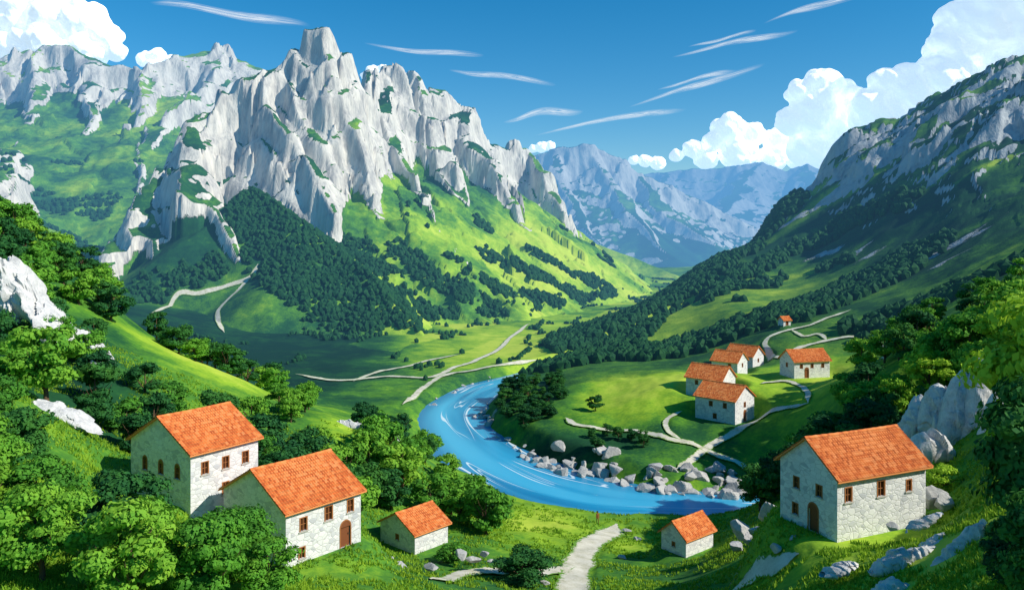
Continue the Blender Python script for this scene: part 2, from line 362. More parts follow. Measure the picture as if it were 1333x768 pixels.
road('footpath',[(930,780),(975,752),(1010,738),(1040,722)],1.5,"pale path climbing to the farmhouse",50,'path',.25)
road('village_road',[(736,545),(752,554),(790,560),(830,563),(870,572),(900,578),(930,592),(965,606),(1012,632)],1.8,"pale gravel road winding past the village meadow",140)
road('village_road',[(1052,526),(1020,532),(990,545),(962,560),(940,574),(920,585),(900,600),(880,612)],1.8,"pale gravel road through the village",140)
road('village_road',[(888,536),(868,548),(870,562),(888,575)],1.3,"short gravel lane on the meadow",140)
road('village_road',[(1052,526),(1050,510),(1035,500),(1010,498),(990,500)],1.4,"gravel lane between the village cottages",140)
road('village_road',[(985,474),(1015,466),(1040,455),(1075,445),(1110,440),(1140,443),(1152,462),(1150,474)],1.7,"gravel road climbing the wooded slope",160)
road('village_road',[(1010,464),(996,450),(1005,438),(1030,430),(1055,424),(1080,414),(1108,404)],1.6,"gravel track up the mountain slope",180)
road('village_road',[(1078,445),(1065,436),(1045,438),(1030,430)],1.4,"gravel switchback above the village",180)
road('valley_road',[(385,488),(440,496),(500,491),(560,492),(590,480),(620,470),(650,455),(665,440),(690,422)],2.3,"pale road crossing the valley floor",220)
road('valley_road',[(524,528),(548,508),(575,491),(610,484),(650,476),(700,470)],2.2,"pale riverside road on the valley floor",200)
road('valley_road',[(460,497),(490,486),(530,478),(560,470),(600,462)],1.9,"pale lane between the valley meadows",220)
road('valley_road',[(195,410),(225,395),(260,384),(300,372),(325,362),(336,346)],2.6,"pale mountain road in the side valley",260)
road('valley_road',[(292,434),(284,418),(285,404),(300,388),(314,376),(325,364)],2.4,"winding mountain lane in the side valley",260)
def road_d(x,y,cut=12):
    b=np.full(x.shape,1e9)
    for pl,w in RP:
        m=(x>pl[:,0].min()-cut)&(x<pl[:,0].max()+cut)&(y>pl[:,1].min()-cut)&(y<pl[:,1].max()+cut)
        if not m.any(): continue
        xs,ys=x[m],y[m];bb=np.full(xs.shape,1e9)
        for i in range(len(pl)-1):
            a=pl[i];c=pl[i+1];dx,dy=c[0]-a[0],c[1]-a[1];t_=np.clip(((xs-a[0])*dx+(ys-a[1])*dy)/(dx*dx+dy*dy+1e-9),0,1)
            bb=np.minimum(bb,np.hypot(xs-a[0]-t_*dx,ys-a[1]-t_*dy)-w)
        b[m]=np.minimum(b[m],bb)
    return b
# ---------------------------------------------------------------- ground sheet
aa=np.linspace(-.86,.86,900);dd=np.concatenate([np.exp(np.linspace(math.log(12),math.log(900),860)),np.exp(np.linspace(math.log(900),math.log(9000),50))[1:]])
A,D=np.meshgrid(aa,dd);X=(A*D).ravel();Y=D.ravel();Z=ground(X,Y)
nr,nc=A.shape
Zg=Z.reshape(nr,nc);Xg=X.reshape(nr,nc);Yg=D
gx=np.gradient(Zg,axis=1)/np.gradient(Xg,axis=1)
gy=(np.gradient(Zg,axis=0)-gx*np.gradient(Xg,axis=0))/np.gradient(Yg,axis=0)
slope=np.hypot(gx,gy).ravel()
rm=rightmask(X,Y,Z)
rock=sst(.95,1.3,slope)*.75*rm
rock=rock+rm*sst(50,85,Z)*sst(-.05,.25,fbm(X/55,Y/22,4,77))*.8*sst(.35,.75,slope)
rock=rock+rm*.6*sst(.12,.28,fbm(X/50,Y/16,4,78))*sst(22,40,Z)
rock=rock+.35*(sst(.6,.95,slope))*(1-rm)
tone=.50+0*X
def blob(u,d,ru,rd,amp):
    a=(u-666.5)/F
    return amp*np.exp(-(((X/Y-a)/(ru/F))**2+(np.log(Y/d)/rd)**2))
tone+=blob(250,145,110,.1,.5)+blob(470,125,70,.08,.45)+blob(700,112,80,.15,.45)+blob(860,108,80,.1,.3)+blob(860,190,120,.09,.5)+blob(1060,178,90,.1,.35)+blob(1200,52,140,.3,.55)+blob(1060,75,90,.12,.25)+blob(100,50,160,.2,.2)  # sunlit lawn patches painted in as brighter turf tone
tone+=sst(240,320,Y)*(1-rm)*sst(-60,-10,X)*.34*sst(200,80,X)  # valley meadows also brightened in colour as if sunlit
tone-=rm*(.22-.36*sst(.08,.3,fbm(X/100,Y/22,3,79)))  # right slope's shade painted in as darker turf, grass bands kept brighter
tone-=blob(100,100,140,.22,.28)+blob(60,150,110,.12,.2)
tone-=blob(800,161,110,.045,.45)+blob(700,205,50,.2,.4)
tone-=.42*sst(195,235,Y)*sst(420,330,Y)*sst(-28,-60,X)*(1-rm)  # shade on the valley floor left of the river, painted as darker turf
fr_=np.random.default_rng(5);fsx=fr_.uniform(-140,200,130);fsy=fr_.uniform(250,860,130);ft=fr_.uniform(-.28,.25,130)
def fields(x,y):
    wx=x+6*fbm(x/30,y/30,2,91);wy=y+6*fbm(x/30,y/30,2,92)
    d1=np.full(x.shape,1e9);d2=d1.copy();tt=np.zeros(x.shape)
    for a,b,c in zip(fsx,fsy,ft):
        q=np.hypot((wx-a),(wy-b)*.55)
        nw=q<d1;d2=np.where(nw,d1,np.minimum(d2,q));tt=np.where(nw,c,tt);d1=np.where(nw,q,d1)
    return d2-d1,tt
vm=(Y>240)&(Y<900)&(Z<14)&(np.abs(X)<230)
e_,t_=fields(X[vm],Y[vm]);tone[vm]+=t_*sst(14,8,Z[vm])*sst(240,290,Y[vm])
tone+=blob(120,58,120,.15,.25)
nearm=(Y<260);rd_=road_d(X[nearm],Y[nearm]);Z[nearm]-=.12*sst(.5,-.1,rd_)*sst(12,30,Y[nearm])
fc=gridf(nr,nc);cx=X[fc].mean(1);cy=Y[fc].mean(1)
msk=(cy>205)&(cy<640)&(cx>-2+ (cy-205)*.12)&(Z[fc].mean(1)>6)
def sub(name,m,mat,lab,cat):
    ff=fc[m];idx=np.unique(ff);rem=np.zeros(len(X),np.int64);rem[idx]=np.arange(len(idx))
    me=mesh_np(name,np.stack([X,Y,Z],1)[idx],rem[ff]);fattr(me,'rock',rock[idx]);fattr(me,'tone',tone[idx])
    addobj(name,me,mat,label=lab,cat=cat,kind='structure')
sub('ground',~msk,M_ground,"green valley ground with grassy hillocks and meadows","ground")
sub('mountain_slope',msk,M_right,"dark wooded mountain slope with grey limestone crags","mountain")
def mount(name,key,x0,x1,y0,y1,nx,ny,mat,lab,r0,r1,tb):
    xs=np.linspace(x0,x1,nx);ys=np.linspace(y0,y1,ny);XX,YY=np.meshgrid(xs,ys)
    zz=mz(XX.ravel(),YY.ravel(),*MP[key]).reshape(ny,nx);cl=CL['m'].reshape(ny,nx)
    gy,gx=np.gradient(zz,ys,xs);sl=np.hypot(gx,gy)
    zc=np.maximum(zz,-6)
    sc=MP[key][3]
    nse=fbm(XX.ravel()/(26*sc),YY.ravel()/(26*sc),4,MP[key][4]+20).reshape(ny,nx)
    rk=sst(r0,r1,sl+.3*nse)
    tn=tb+.4*fbm(XX.ravel()/(60*sc),YY.ravel()/(60*sc),3,MP[key][4]+30).reshape(ny,nx)
    if key in('main','left'): rk=rk*np.clip(cl*1.6,.0,1)
    if key=='main':
        tn=tn+.28*sst(-90,-20,XX)*sst(90,40,zz)-.18*sst(-90,-150,XX)-.2*sst(110,150,zz)
        rk=rk*sst(8,24,zz)
    me=mesh_np(name,np.stack([XX.ravel(),YY.ravel(),zc.ravel()],1),gridf(ny,nx))
    fattr(me,'rock',rk);fattr(me,'tone',tn)
    return addobj(name,me,mat,label=lab,cat='mountain',kind='structure')
mount('mountain','main',-420,260,290,960,820,800,M_main,"jagged pale limestone mountain with green grassy spurs",1.0,1.4,.5)
mount('mountain','left',-1100,60,400,1200,640,520,M_left,"craggy limestone mountain with green plateau shelves",.8,1.1,.5)
mount('mountain','dist',-300,1100,950,1750,560,360,M_dist,"blue hazy limestone mountain closing the valley",.7,1.05,.35)
mount('mountain','farm',-600,2700,1700,3200,500,260,M_far,"pale blue distant mountain range",.45,.8,.4)
# ---------------------------------------------------------------- river
RV2=catmull(RIV,14)
me=ribbon(RV2[:,:2],RV2[:,2]+4,lambda x,y:0*x,'river',9)
t=NT('river_water');uv=t.uv()
st=t.noise(t.vmul(uv,(.012,1.0,1)),1.4,2,.45,.4);st2=t.noise(t.vmul(uv,(.010,2.2,1)),1.4,1,.3,.2);st3=t.noise(t.vmul(uv,(.03,.8,1)),1.1,1,.4,.2)
ln_=t.math('ABSOLUTE',t.math('SUBTRACT',st2,.5));ln2=t.math('ABSOLUTE',t.math('SUBTRACT',st2,.44))
wd_=t.math('MULTIPLY',t.ramp(st3,[(.42,0.),(.62,1.)]),.020)
foam=t.ramp(t.math('SUBTRACT',wd_,ln_),[(0.,0.),(.004,.9)])
foam2=t.ramp(t.math('SUBTRACT',t.math('MULTIPLY',wd_,.5),ln2),[(0.,0.),(.003,.75)])
lt=t.ramp(st2,[(.44,0.),(.58,.6)])
sp=t.n('ShaderNodeSeparateXYZ');t.l(uv,sp.inputs[0]);edg=t.ramp(t.math('ABSOLUTE',sp.outputs[1]),[(.35,0.),(.75,.6)])
base=t.ramp(st,[(.3,(.010,.16,.36)),(.5,(.02,.32,.56)),(.7,(.07,.50,.74))])
c=t.mix(lt,base,(.08,.50,.74));c=t.mix(edg,c,(.004,.10,.28));c=t.mix(t.math('MAXIMUM',foam,foam2),c,(.8,.92,.96))
h=t.noise(t.vmul(uv,(.3,4,1)),1.6,2);nb=t.bump(h,.04,.25)
addobj('river',me,t.finish(t.bsdf(c,.3,nb,.3)),label="bright blue winding river with pale ripples",cat='river',kind='structure')
# ---------------------------------------------------------------- house materials
t=NT('stone_wall');uv=t.uv();sc=t.vmul(uv,(1,1.5,1))
e=t.vor(sc,1.9,'DISTANCE_TO_EDGE');cc=t.vor(sc,1.9,'F1','Color')
cr=t.n('ShaderNodeSeparateColor');t.l(cc,cr.inputs[0]);k=cr.outputs[0]
c=t.ramp(k,[(0.,(.52,.53,.55)),(.25,(.72,.72,.71)),(.6,(.80,.79,.77)),(1.,(.85,.84,.81))])
c=t.mix(t.math('MULTIPLY',t.noise(uv,.9,5,.65),.22),c,(.52,.50,.46))
vis=t.ramp(t.noise(uv,.6,3,.6),[(.42,1.),(.6,.25)])
mo=t.math('MULTIPLY',t.ramp(e,[(.015,1.),(.05,0.)]),vis);c=t.mix(mo,c,(.50,.49,.47))
h=t.math('ADD',t.ramp(e,[(0.,0.),(.12,1.)]),t.math('MULTIPLY',t.noise(uv,9,3),.3))
M_stone=t.finish(t.bsdf(c,.9,t.bump(h,.03,.65),.15))
t=NT('terracotta_tiles');uv=t.uv()
fl=t.n('ShaderNodeVectorMath',operation='FLOOR');t.l(t.vmul(uv,(1/.26,1/.38,1)),fl.inputs[0])
wn=t.n('ShaderNodeTexWhiteNoise',noise_dimensions='2D');t.l(fl.outputs[0],wn.inputs['Vector'])
c=t.ramp(wn.outputs['Value'],[(0.,(.52,.12,.035)),(.4,(.70,.19,.05)),(.75,(.80,.26,.07)),(1.,(.84,.34,.12))])
c=t.mix(t.ramp(t.noise(uv,.9,5,.7),[(.5,0.),(.75,.4)]),c,(.34,.11,.045))
M_tile=t.finish(t.bsdf(c,.8,None,.15))
def simple(nm,col,rough=.7,ns=6,amt=.3):
    t=NT(nm);n_=t.noise(t.obj(),ns,4,.6);c=t.mix(t.math('MULTIPLY',n_,amt),col,tuple(x*.35 for x in col));return t.finish(t.bsdf(c,rough,t.bump(n_,.02,.4),.2))
M_frame=simple('window_wood',(.42,.17,.06));M_door=simple('door_wood',(.24,.08,.03));M_iron=simple('iron',(.05,.05,.05),.4)
t=NT('window_glass');M_glass=t.finish(t.bsdf(t.mix(t.noise(t.obj(),1.5,2),(.05,.02,.01),(.14,.05,.025)),.25,None,.4))
M_sill=simple('sill_stone',(.55,.52,.46))
def pmesh(name,polys,uvs=None,smooth=False):
    vs=[];fs=[];ul=[]
    for i,pl in enumerate(polys):
        b=len(vs);vs+=pl;fs.append(list(range(b,b+len(pl))))
        ul+= uvs[i] if uvs else [(0,0)]*len(pl)
    me=bpy.data.meshes.new(name);me.from_pydata(vs,[],fs);u=me.uv_layers.new(name='UVMap')
    for i,q in enumerate(ul): u.data[i].uv=q
    me.update();return me
def build_house(h):
    L,Wd,H,R=h['L'],h['W'],h['h'],h['r'];lx,ly=L/2,Wd/2
    root=bpy.data.objects.new('stone_house' if L>6 else 'stone_hut',None);COL.objects.link(root)
    root.location=(h['c'][0],h['c'][1],h['z']);root.rotation_euler=(0,0,h['ang']);root.empty_display_size=.5
    root['label']=h['lab'];root['category']='house' if L>6 else 'hut';root['group']='stone houses with orange tiled roofs'
    sgn=1 if h['m'] else -1
    walls={'f':((-lx,sgn*ly),(lx,sgn*ly),(0,sgn)),'b':((-lx,-sgn*ly),(lx,-sgn*ly),(0,-sgn)),'g':((-lx,-sgn*ly),(-lx,sgn*ly),(-1,0)),'q':((lx,-ly),(lx,ly),(1,0))}
    polys=[];uvs=[]
    FD=1.6
    for key,(a,b,nrm) in walls.items():
        ln=math.hypot(b[0]-a[0],b[1]-a[1]);ex=((b[0]-a[0])/ln,(b[1]-a[1])/ln)
        def m(s,z,dp=0): return (a[0]+ex[0]*s-nrm[0]*dp,a[1]+ex[1]*s-nrm[1]*dp,z)
        holes=[]
        for w,sf,z0,ww,hh,ty in h['op']:
            if w==key: s=sf*ln; holes.append((s-ww/2,s+ww/2,max(z0,0.02),z0+hh,ty))
        xs=sorted({0,ln}|{q for o in holes for q in o[:2]});zs=sorted({-FD,H}|{q for o in holes for q in o[2:4]})
        of={'f':0,'b':13.3,'g':27.7,'q':41.1}[key]
        for i in range(len(xs)-1):
            for j in range(len(zs)-1):
                mx,mz_=(xs[i]+xs[i+1])/2,(zs[j]+zs[j+1])/2
                if any(o[0]<mx<o[1] and o[2]<mz_<o[3] for o in holes): continue
                q=[(xs[i],zs[j]),(xs[i+1],zs[j]),(xs[i+1],zs[j+1]),(xs[i],zs[j+1])]
                polys.append([m(*k) for k in q]);uvs.append([(k[0]+of,k[1]) for k in q])
        if key in 'gq':
            polys.append([m(0,H),m(ln,H),m(ln/2,H+R)]);uvs.append([(of,H),(ln+of,H),(ln/2+of,H+R)])
        for o in holes:
            s0,s1,z0,z1,ty=o
            for q in (((s0,z0),(s0,z1)),((s1,z0),(s1,z1)),((s0,z0),(s1,z0)),((s0,z1),(s1,z1))):
                polys.append([m(*q[0]),m(*q[1]),m(*q[1],.22),m(*q[0],.22)]);uvs.append([(q[0][0],q[0][1]),(q[1][0],q[1][1]),(q[1][0]+.2,q[1][1]+.2),(q[0][0]+.2,q[0][1]+.2)])
            def bx(sa,sb,za,zb,da,db):
                c=[m(s,z,d_) for z in(za,zb) for d_ in(da,db) for s in(sa,sb)]
                return [[c[i] for i in f] for f in((0,2,3,1),(4,5,7,6),(0,1,5,4),(2,6,7,3),(0,4,6,2),(1,3,7,5))]
            mc=(s0+s1)/2
            def arch(r0,r1,dp):
                o_=[]
                for i in range(10):
                    a0,a1=math.pi*i/10,math.pi*(i+1)/10
                    o_.append([m(mc+r0*math.cos(a0),z1+r0*math.sin(a0),dp),m(mc+r1*math.cos(a0),z1+r1*math.sin(a0),dp),m(mc+r1*math.cos(a1),z1+r1*math.sin(a1),dp),m(mc+r0*math.cos(a1),z1+r0*math.sin(a1),dp)])
                    o_.append([m(mc+r1*math.cos(a0),z1+r1*math.sin(a0),dp),m(mc+r1*math.cos(a1),z1+r1*math.sin(a1),dp),m(mc+r1*math.cos(a1),z1+r1*math.sin(a1),.0),m(mc+r1*math.cos(a0),z1+r1*math.sin(a0),.0)])
                return o_
            rr_=(s1-s0)/2
            if ty==2:
                d_=addobj('door',pmesh('door',bx(s0+.02,s1-.02,z0,z1-.02,.12,.18)+arch(.001,rr_,-.015)),M_door,root)
                fr=bx(s0-.1,s0,z0,z1,-.04,.1)+bx(s1,s1+.1,z0,z1,-.04,.1)+arch(rr_-.01,rr_+.1,-.04)
                addobj('door_frame',pmesh('door_frame',fr),M_frame,d_)
                addobj('handle',pmesh('handle',bx(s1-.2,s1-.15,z0+1,z0+1.15,.06,.12)),M_iron,d_)
            else:
                pn_=bx(s0+.01,s1-.01,z0+.01,z1-.01,.14,.17)
                if ty==1: pn_+=arch(.001,rr_,-.015)
                wnd=addobj('window',pmesh('window',pn_),M_glass,root)
                mz0=(z0+z1)/2
                fr=bx(s0-.07,s0+.05,z0,z1,-.03,.13)+bx(s1-.05,s1+.07,z0,z1,-.03,.13)+bx(mc-.025,mc+.025,z0,z1,.06,.13)+bx(s0+.05,mc-.025,mz0-.02,mz0+.02,.07,.13)+bx(mc+.025,s1-.05,mz0-.02,mz0+.02,.07,.13)
                fr+= arch(rr_-.05,rr_+.07,-.03) if ty==1 else bx(s0-.07,s1+.07,z1,z1+.09,-.03,.13)
                addobj('frame',pmesh('frame',fr),M_frame,wnd)
                if h['near']: addobj('sill',pmesh('sill',bx(s0-.14,s1+.14,z0-.11,z0-.003,-.1,.12)),M_sill,wnd)
    addobj('wall',pmesh('wall',polys,uvs),M_stone,root)
    oh=.45 if L>6 else .35;og=.35;k=R/ly;ex0,ex1=-lx-og,lx+og
    V=[];Fc=[];U=[]
    per=.26;smp=4 if h['near'] else 2;nt=int((ex1-ex0)/per);slen=math.hypot(ly+oh,k*(ly+oh));ncr=int(slen/.38)
    for sg in(1,-1):
        nx_=nt*smp+1;rows=[]
        for j in range(ncr):
            rows.append((j/ncr,.02));rows.append(((j+1)/ncr-.0005,.07))
        b=len(V)
        nzv=Vector((0,sg*k,1)).normalized()
        for tt,off in rows:
            for i in range(nx_):
                x=ex0+(ex1-ex0)*i/(nx_-1);wv=.035*math.cos(2*math.pi*i/smp)
                yy=sg*(ly+oh)*tt;zz=H+R-k*abs(yy)+.06
                sag=-.05*math.sin(math.pi*(i/(nx_-1)))*(1-tt)
                q=Vector((x,yy,zz+sag))+nzv*(off+wv)
                V.append(tuple(q));U.append(((x-ex0)+.13,tt*slen))
        for j in range(len(rows)-1):
            for i in range(nx_-1):
                a_=b+j*nx_+i;Fc.append((a_,a_+1,a_+nx_+1,a_+nx_))
        bb=len(V);th=.10
        for (x,yy) in ((ex0,0),(ex1,0),(ex1,sg*(ly+oh)),(ex0,sg*(ly+oh))):
            zz=H+R-k*abs(yy)+.05
            V.append((x,yy,zz));U.append((0,0));V.append((x,yy,zz-th));U.append((0,0))
        Fc+= [(bb,bb+2,bb+4,bb+6),(bb+1,bb+3,bb+5,bb+7),(bb+4,bb+5,bb+7,bb+6),(bb,bb+1,bb+7,bb+6),(bb+2,bb+3,bb+5,bb+4)]
    b=len(V);ns=8;nn=max(6,int((ex1-ex0)/.4))
    for i in range(nn+1):
        x=ex0+(ex1-ex0)*i/nn
        for j in range(ns):
            a_=math.pi*j/(ns-1);rr=.15+(.025 if i%2 else 0)
            V.append((x,rr*math.cos(a_),H+R+.04+rr*math.sin(a_)-.05*math.sin(math.pi*i/nn)));U.append((x-ex0,50+j*.01))
    for i in range(nn):
        for j in range(ns-1):
            a_=b+i*ns+j;Fc.append((a_,a_+1,a_+ns+1,a_+ns))
    me=bpy.data.meshes.new('roof');me.from_pydata(V,[],Fc);ul=me.uv_layers.new(name='UVMap')
    for lp in me.loops: ul.data[lp.index].uv=U[lp.vertex_index]
    addobj('roof',me,M_tile,root)
for h in HS: build_house(h)
# ---------------------------------------------------------------- foliage
def leaf_mat(nm,cols,haze=0,objrand=True):
    t=NT(nm);p=t.pos()
    nz=t.noise(p,.9,3,.6);nb=t.noise(p,.12,2)
    oi=t.n('ShaderNodeObjectInfo').outputs['Random']
    f=t.math('ADD',t.math('MULTIPLY',nz,.55),t.math('MULTIPLY',nb,.25))
    if objrand: f=t.math('ADD',f,t.math('MULTIPLY',oi,.3))
    else: f=t.math('ADD',f,.15)
    c=t.ramp(f,cols)
    b=t.bsdf(c,.75,None,.15)
    tr=t.n('ShaderNodeBsdfTranslucent');t.l(c,tr.inputs[0]);mx=t.n('ShaderNodeMixShader');mx.inputs[0].default_value=.25
    t.l(b,mx.inputs[1]);t.l(tr.outputs[0],mx.inputs[2]);return t.finish(mx.outputs[0],haze)
GREENS=[(.3,(.045,.18,.028)),(.5,(.11,.33,.03)),(.7,(.23,.47,.04)),(.9,(.38,.58,.05))]
YEL=[(.3,(.10,.27,.02)),(.5,(.23,.45,.03)),(.7,(.40,.61,.04)),(.9,(.56,.70,.07))]  # sunlit foliage: the sunlight is put into a lighter yellow-green leaf colour
DKG=[(.3,(.010,.070,.030)),(.5,(.026,.13,.034)),(.7,(.06,.21,.034)),(.9,(.12,.29,.035))]
FOR=[(.3,(.006,.045,.024)),(.5,(.014,.082,.030)),(.7,(.035,.14,.03)),(.9,(.08,.21,.03))]
M_leaf=leaf_mat('leaves',GREENS);M_leafd=leaf_mat('dark_leaves',DKG);M_leafy=leaf_mat('sunlit_yellow_green_leaves',YEL)
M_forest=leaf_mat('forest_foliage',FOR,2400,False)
M_bark=simple('bark',(.14,.09,.05),.9)
def ico(sub):
    import bmesh
    bm=bmesh.new();bmesh.ops.create_icosphere(bm,subdivisions=sub,radius=1);v=np.array([q.co[:] for q in bm.verts]);f=np.array([[q.index for q in g.verts] for g in bm.faces]);bm.free();return v,f
I1=ico(1);I2=ico(2);I3=ico(3);I4=ico(4)
def crown(seed,nleaf,ls,nl=26):
    r=np.random.default_rng(seed);lob=[]
    for i in range(nl):
        a=r.uniform(0,2*np.pi);zt=r.uniform(-1,1)
        rr=math.sqrt(1-zt*zt*.85)*r.uniform(.5,1.05)
        c=np.array([.35*rr*math.cos(a),.35*rr*math.sin(a),.58+.32*zt]);lob.append((c,r.uniform(.075,.145)))
    per=nleaf//nl
    vs=[]
    for c,R in lob:
        d=r.normal(size=(per,3));d[:,2]=np.abs(d[:,2])*.9-.25*np.abs(r.normal(size=per));d/=np.linalg.norm(d,axis=1)[:,None]
        rad=R*(r.uniform(.80,1.28,per))*(1+.25*np.sin(d[:,0]*5+c[0]*30)*np.cos(d[:,1]*5))
        p=c+d*rad[:,None]*np.array([1.15,1.15,.78])
        nrm=d+r.normal(size=(per,3))*.34;nrm/=np.linalg.norm(nrm,axis=1)[:,None]
        up=r.normal(size=(per,3));t1=np.cross(nrm,up);t1/=np.linalg.norm(t1,axis=1)[:,None];t2=np.cross(nrm,t1)
        s=ls*r.uniform(.6,1.25,per)[:,None]
        q=np.stack([p-t1*s,p-t2*s*.6,p+t1*s,p+t2*s*.6],1);vs.append(q.reshape(-1,3))
    V=np.concatenate(vs);Fq=np.arange(len(V)).reshape(-1,4)
    cv=[];cf=[];b=len(V)
    for c,R in lob:
        g=[]
        for j,ph in enumerate(np.linspace(-1.2,1.2,4)):
            for k in range(6):
                th=k*np.pi/3+j*.5;g.append(c+R*.70*np.array([math.cos(ph)*math.cos(th),math.cos(ph)*math.sin(th),.8*math.sin(ph)]))
        for j in range(3):
            for k in range(6): cf.append((b+j*6+k,b+j*6+(k+1)%6,b+(j+1)*6+(k+1)%6,b+(j+1)*6+k))
        cf.append((b+18,b+19,b+20,b+21));cf.append((b+18,b+21,b+22,b+23))
        cv+=g;b+=24
    return mesh_np('crown',np.vstack([V,np.array(cv)]),np.vstack([Fq,np.array(cf)]),False)
def trunk(seed):
    r=np.random.default_rng(seed);V=[];Fc=[]
    def tube(pts,rs,k=7):
        b=len(V)
        for i,(p,q) in enumerate(zip(pts,rs)):
            for j in range(k):
                a=2*math.pi*j/k;V.append((p[0]+q*math.cos(a),p[1]+q*math.sin(a),p[2]))
        for i in range(len(pts)-1):
            for j in range(k): Fc.append((b+i*k+j,b+i*k+(j+1)%k,b+(i+1)*k+(j+1)%k,b+(i+1)*k+j))
    tube([(0,0,-.08),(.005,0,.0),(.01,.005,.15),(-.01,.01,.35),(.01,0,.6),(.0,.01,.8)],[.045,.034,.026,.021,.013,.004])
    for i in range(7):
        a=r.uniform(0,6.28);z=r.uniform(.15,.5);l=r.uniform(.2,.32);c,s=math.cos(a),math.sin(a)
        tube([(0,0,z),(c*l*.4,s*l*.4,z+.09),(c*l*.8,s*l*.8,z+.22),(c*l,s*l,z+.33)],[.014,.011,.007,.002],5)
    return mesh_np('trunk',V,Fc)
NEARC=[crown(10+i,8200,.025,30) for i in range(5)];MIDC=[crown(40+i,3600,.034,22) for i in range(6)]
TR=[trunk(i) for i in range(4)]
for m in TR:m.materials.append(M_bark)
NEARCd=[m.copy() for m in NEARC];MIDCd=[m.copy() for m in MIDC]
NEARCy=[m.copy() for m in NEARC[:3]];MIDCy=[m.copy() for m in MIDC[:3]]
for m in NEARC+MIDC:m.materials.append(M_leaf)
for m in NEARCd+MIDCd:m.materials.append(M_leafd)
for m in NEARCy+MIDCy:m.materials.append(M_leafy)
def bad(x,y):
    for h in HS:
        if math.hypot(x-h['c'][0],y-h['c'][1])<max(h['L'],h['W'])*.62+1.2: return True
    return road_d(np.array([x]),np.array([y]))[0]<1.8
TREES=0
def tree(x,y,h,wide=1.,dark=False,z=None,lab=None,name='leafy_tree',sink=0):
    global TREES;TREES+=1
    if z is None: z=float(surf(x,y)[0])
    e=bpy.data.objects.new(name,None);COL.objects.link(e);e.empty_display_size=.3;e.location=(x,y,z-sink*h);e.rotation_euler=(0,0,random.uniform(0,6.28))
    e.scale=(h*wide,h*wide,h)
    e['label']=lab or ("yellow green sunlit tree on the steep bank" if dark==2 else "dark green broadleaf tree on the wooded hillside" if dark else "bright green leafy tree growing on the grassy hillside")
    e['category']='tree' if name=='leafy_tree' else 'bush';e['group']='broadleaf trees on the slopes'
    near=math.hypot(x,y)<82
    lst=(NEARCy if near else MIDCy) if dark==2 else (NEARCd if dark else NEARC) if near else (MIDCd if dark else MIDC)
    addobj('trunk',random.choice(TR),None,e);addobj('crown',random.choice(lst),None,e)
def region(u0,u1,d0,d1,nn,h0,h1,sp=3.2,dark=.3,wide=(1.0,1.25),test=None,sink=.1,yel=0):
    pl=[];tr_=0
    while len(pl)<nn and tr_<nn*30:
        tr_+=1;u=random.uniform(u0,u1);d=math.exp(random.uniform(math.log(d0),math.log(d1)));x=(u-666.5)/F*d
        if any(math.hypot(x-a,d-b)<sp for a,b in pl) or bad(x,d): continue
        if test and not test(u,d): continue
        if river_sd(np.array([x]),np.array([d]))[0]<2: continue
        pl.append((x,d));tree(x,d,random.uniform(h0,h1),random.uniform(*wide),2 if random.random()<yel else random.random()<dark,sink=sink)
region(-60,290,42,50,8,4.6,6.2,3.2,.1,(1.05,1.25),sink=.06,yel=.15)
region(300,375,50,54,2,4.2,5,2.4,.0,(1.1,1.3),sink=.12)
region(-80,50,56,66,3,5,6.2,3.5,.2)
region(-60,70,88,102,5,5,7,4,.4)
region(60,140,100,122,5,4.5,6,4,.6)
region(120,330,86,108,14,4.5,6.2,3.8,.5)
region(330,480,88,108,11,5,7,3.8,.4)
region(480,650,98,116,12,5,7.5,3.8,.25)
region(-100,60,118,178,34,6.5,8.5,4.4,.25)
region(60,150,135,178,14,5.5,7.5,4.4,.3)
region(190,360,153,168,13,5,7,4,.6)
region(350,420,118,134,5,4,5.5,4,.5)
region(480,590,118,126,5,4,5.5,4,.3)
region(450,560,138,150,6,4,5.5,4,.3)
region(1140,1360,112,132,16,6.5,9,4.4,.25,yel=.2)
region(1250,1370,92,104,4,6,7.5,4.4,.0,yel=.8)
region(985,1150,104,140,20,5.5,7.5,4,.8)
region(1100,1340,135,180,20,6,8,5,.6)
region(650,730,176,222,34,2.8,4.2,2.6,1,(1.1,1.4),sink=.2)
region(745,860,157,166,7,2.2,3.2,2.5,.9)
tree(*P(680,0,80)[:2],4.6,1.5,True,name='leafy_bush',lab="dark green rounded bush beside the footpath",sink=.25)
tree(*P(590,0,86)[:2],2.6,1.5,False,name='leafy_bush',lab="low green bush beside the small hut",sink=.25)
tree(*P(1228,0,74)[:2],3.4,1.2,2,name='leafy_bush',lab="light green bush behind the farmhouse",sink=.2)
tree(*P(775,0,182)[:2],4.2,1.1,True,lab="lone round tree on the village meadow",sink=.1)
tree(*P(60,0,84)[:2],8.5,1.1,False,lab="spreading tree standing by white rocks")
tree(*P(1375,0,42)[:2],10.0,.9,True,lab="tall dark tree at the edge of the slope",sink=.1)
tree(*P(1378,0,46)[:2],14.0,.85,2,lab="tall tree with yellow green sunlit crown",sink=.06)
tree(*P(1362,0,37)[:2],6.0,1.0,True,name='leafy_bush',lab="dark green bush on the grassy slope",sink=.2)
tree(*P(1325,0,39)[:2],3.6,1.1,True,name='leafy_bush',lab="dark green bush on the grassy slope",sink=.25)
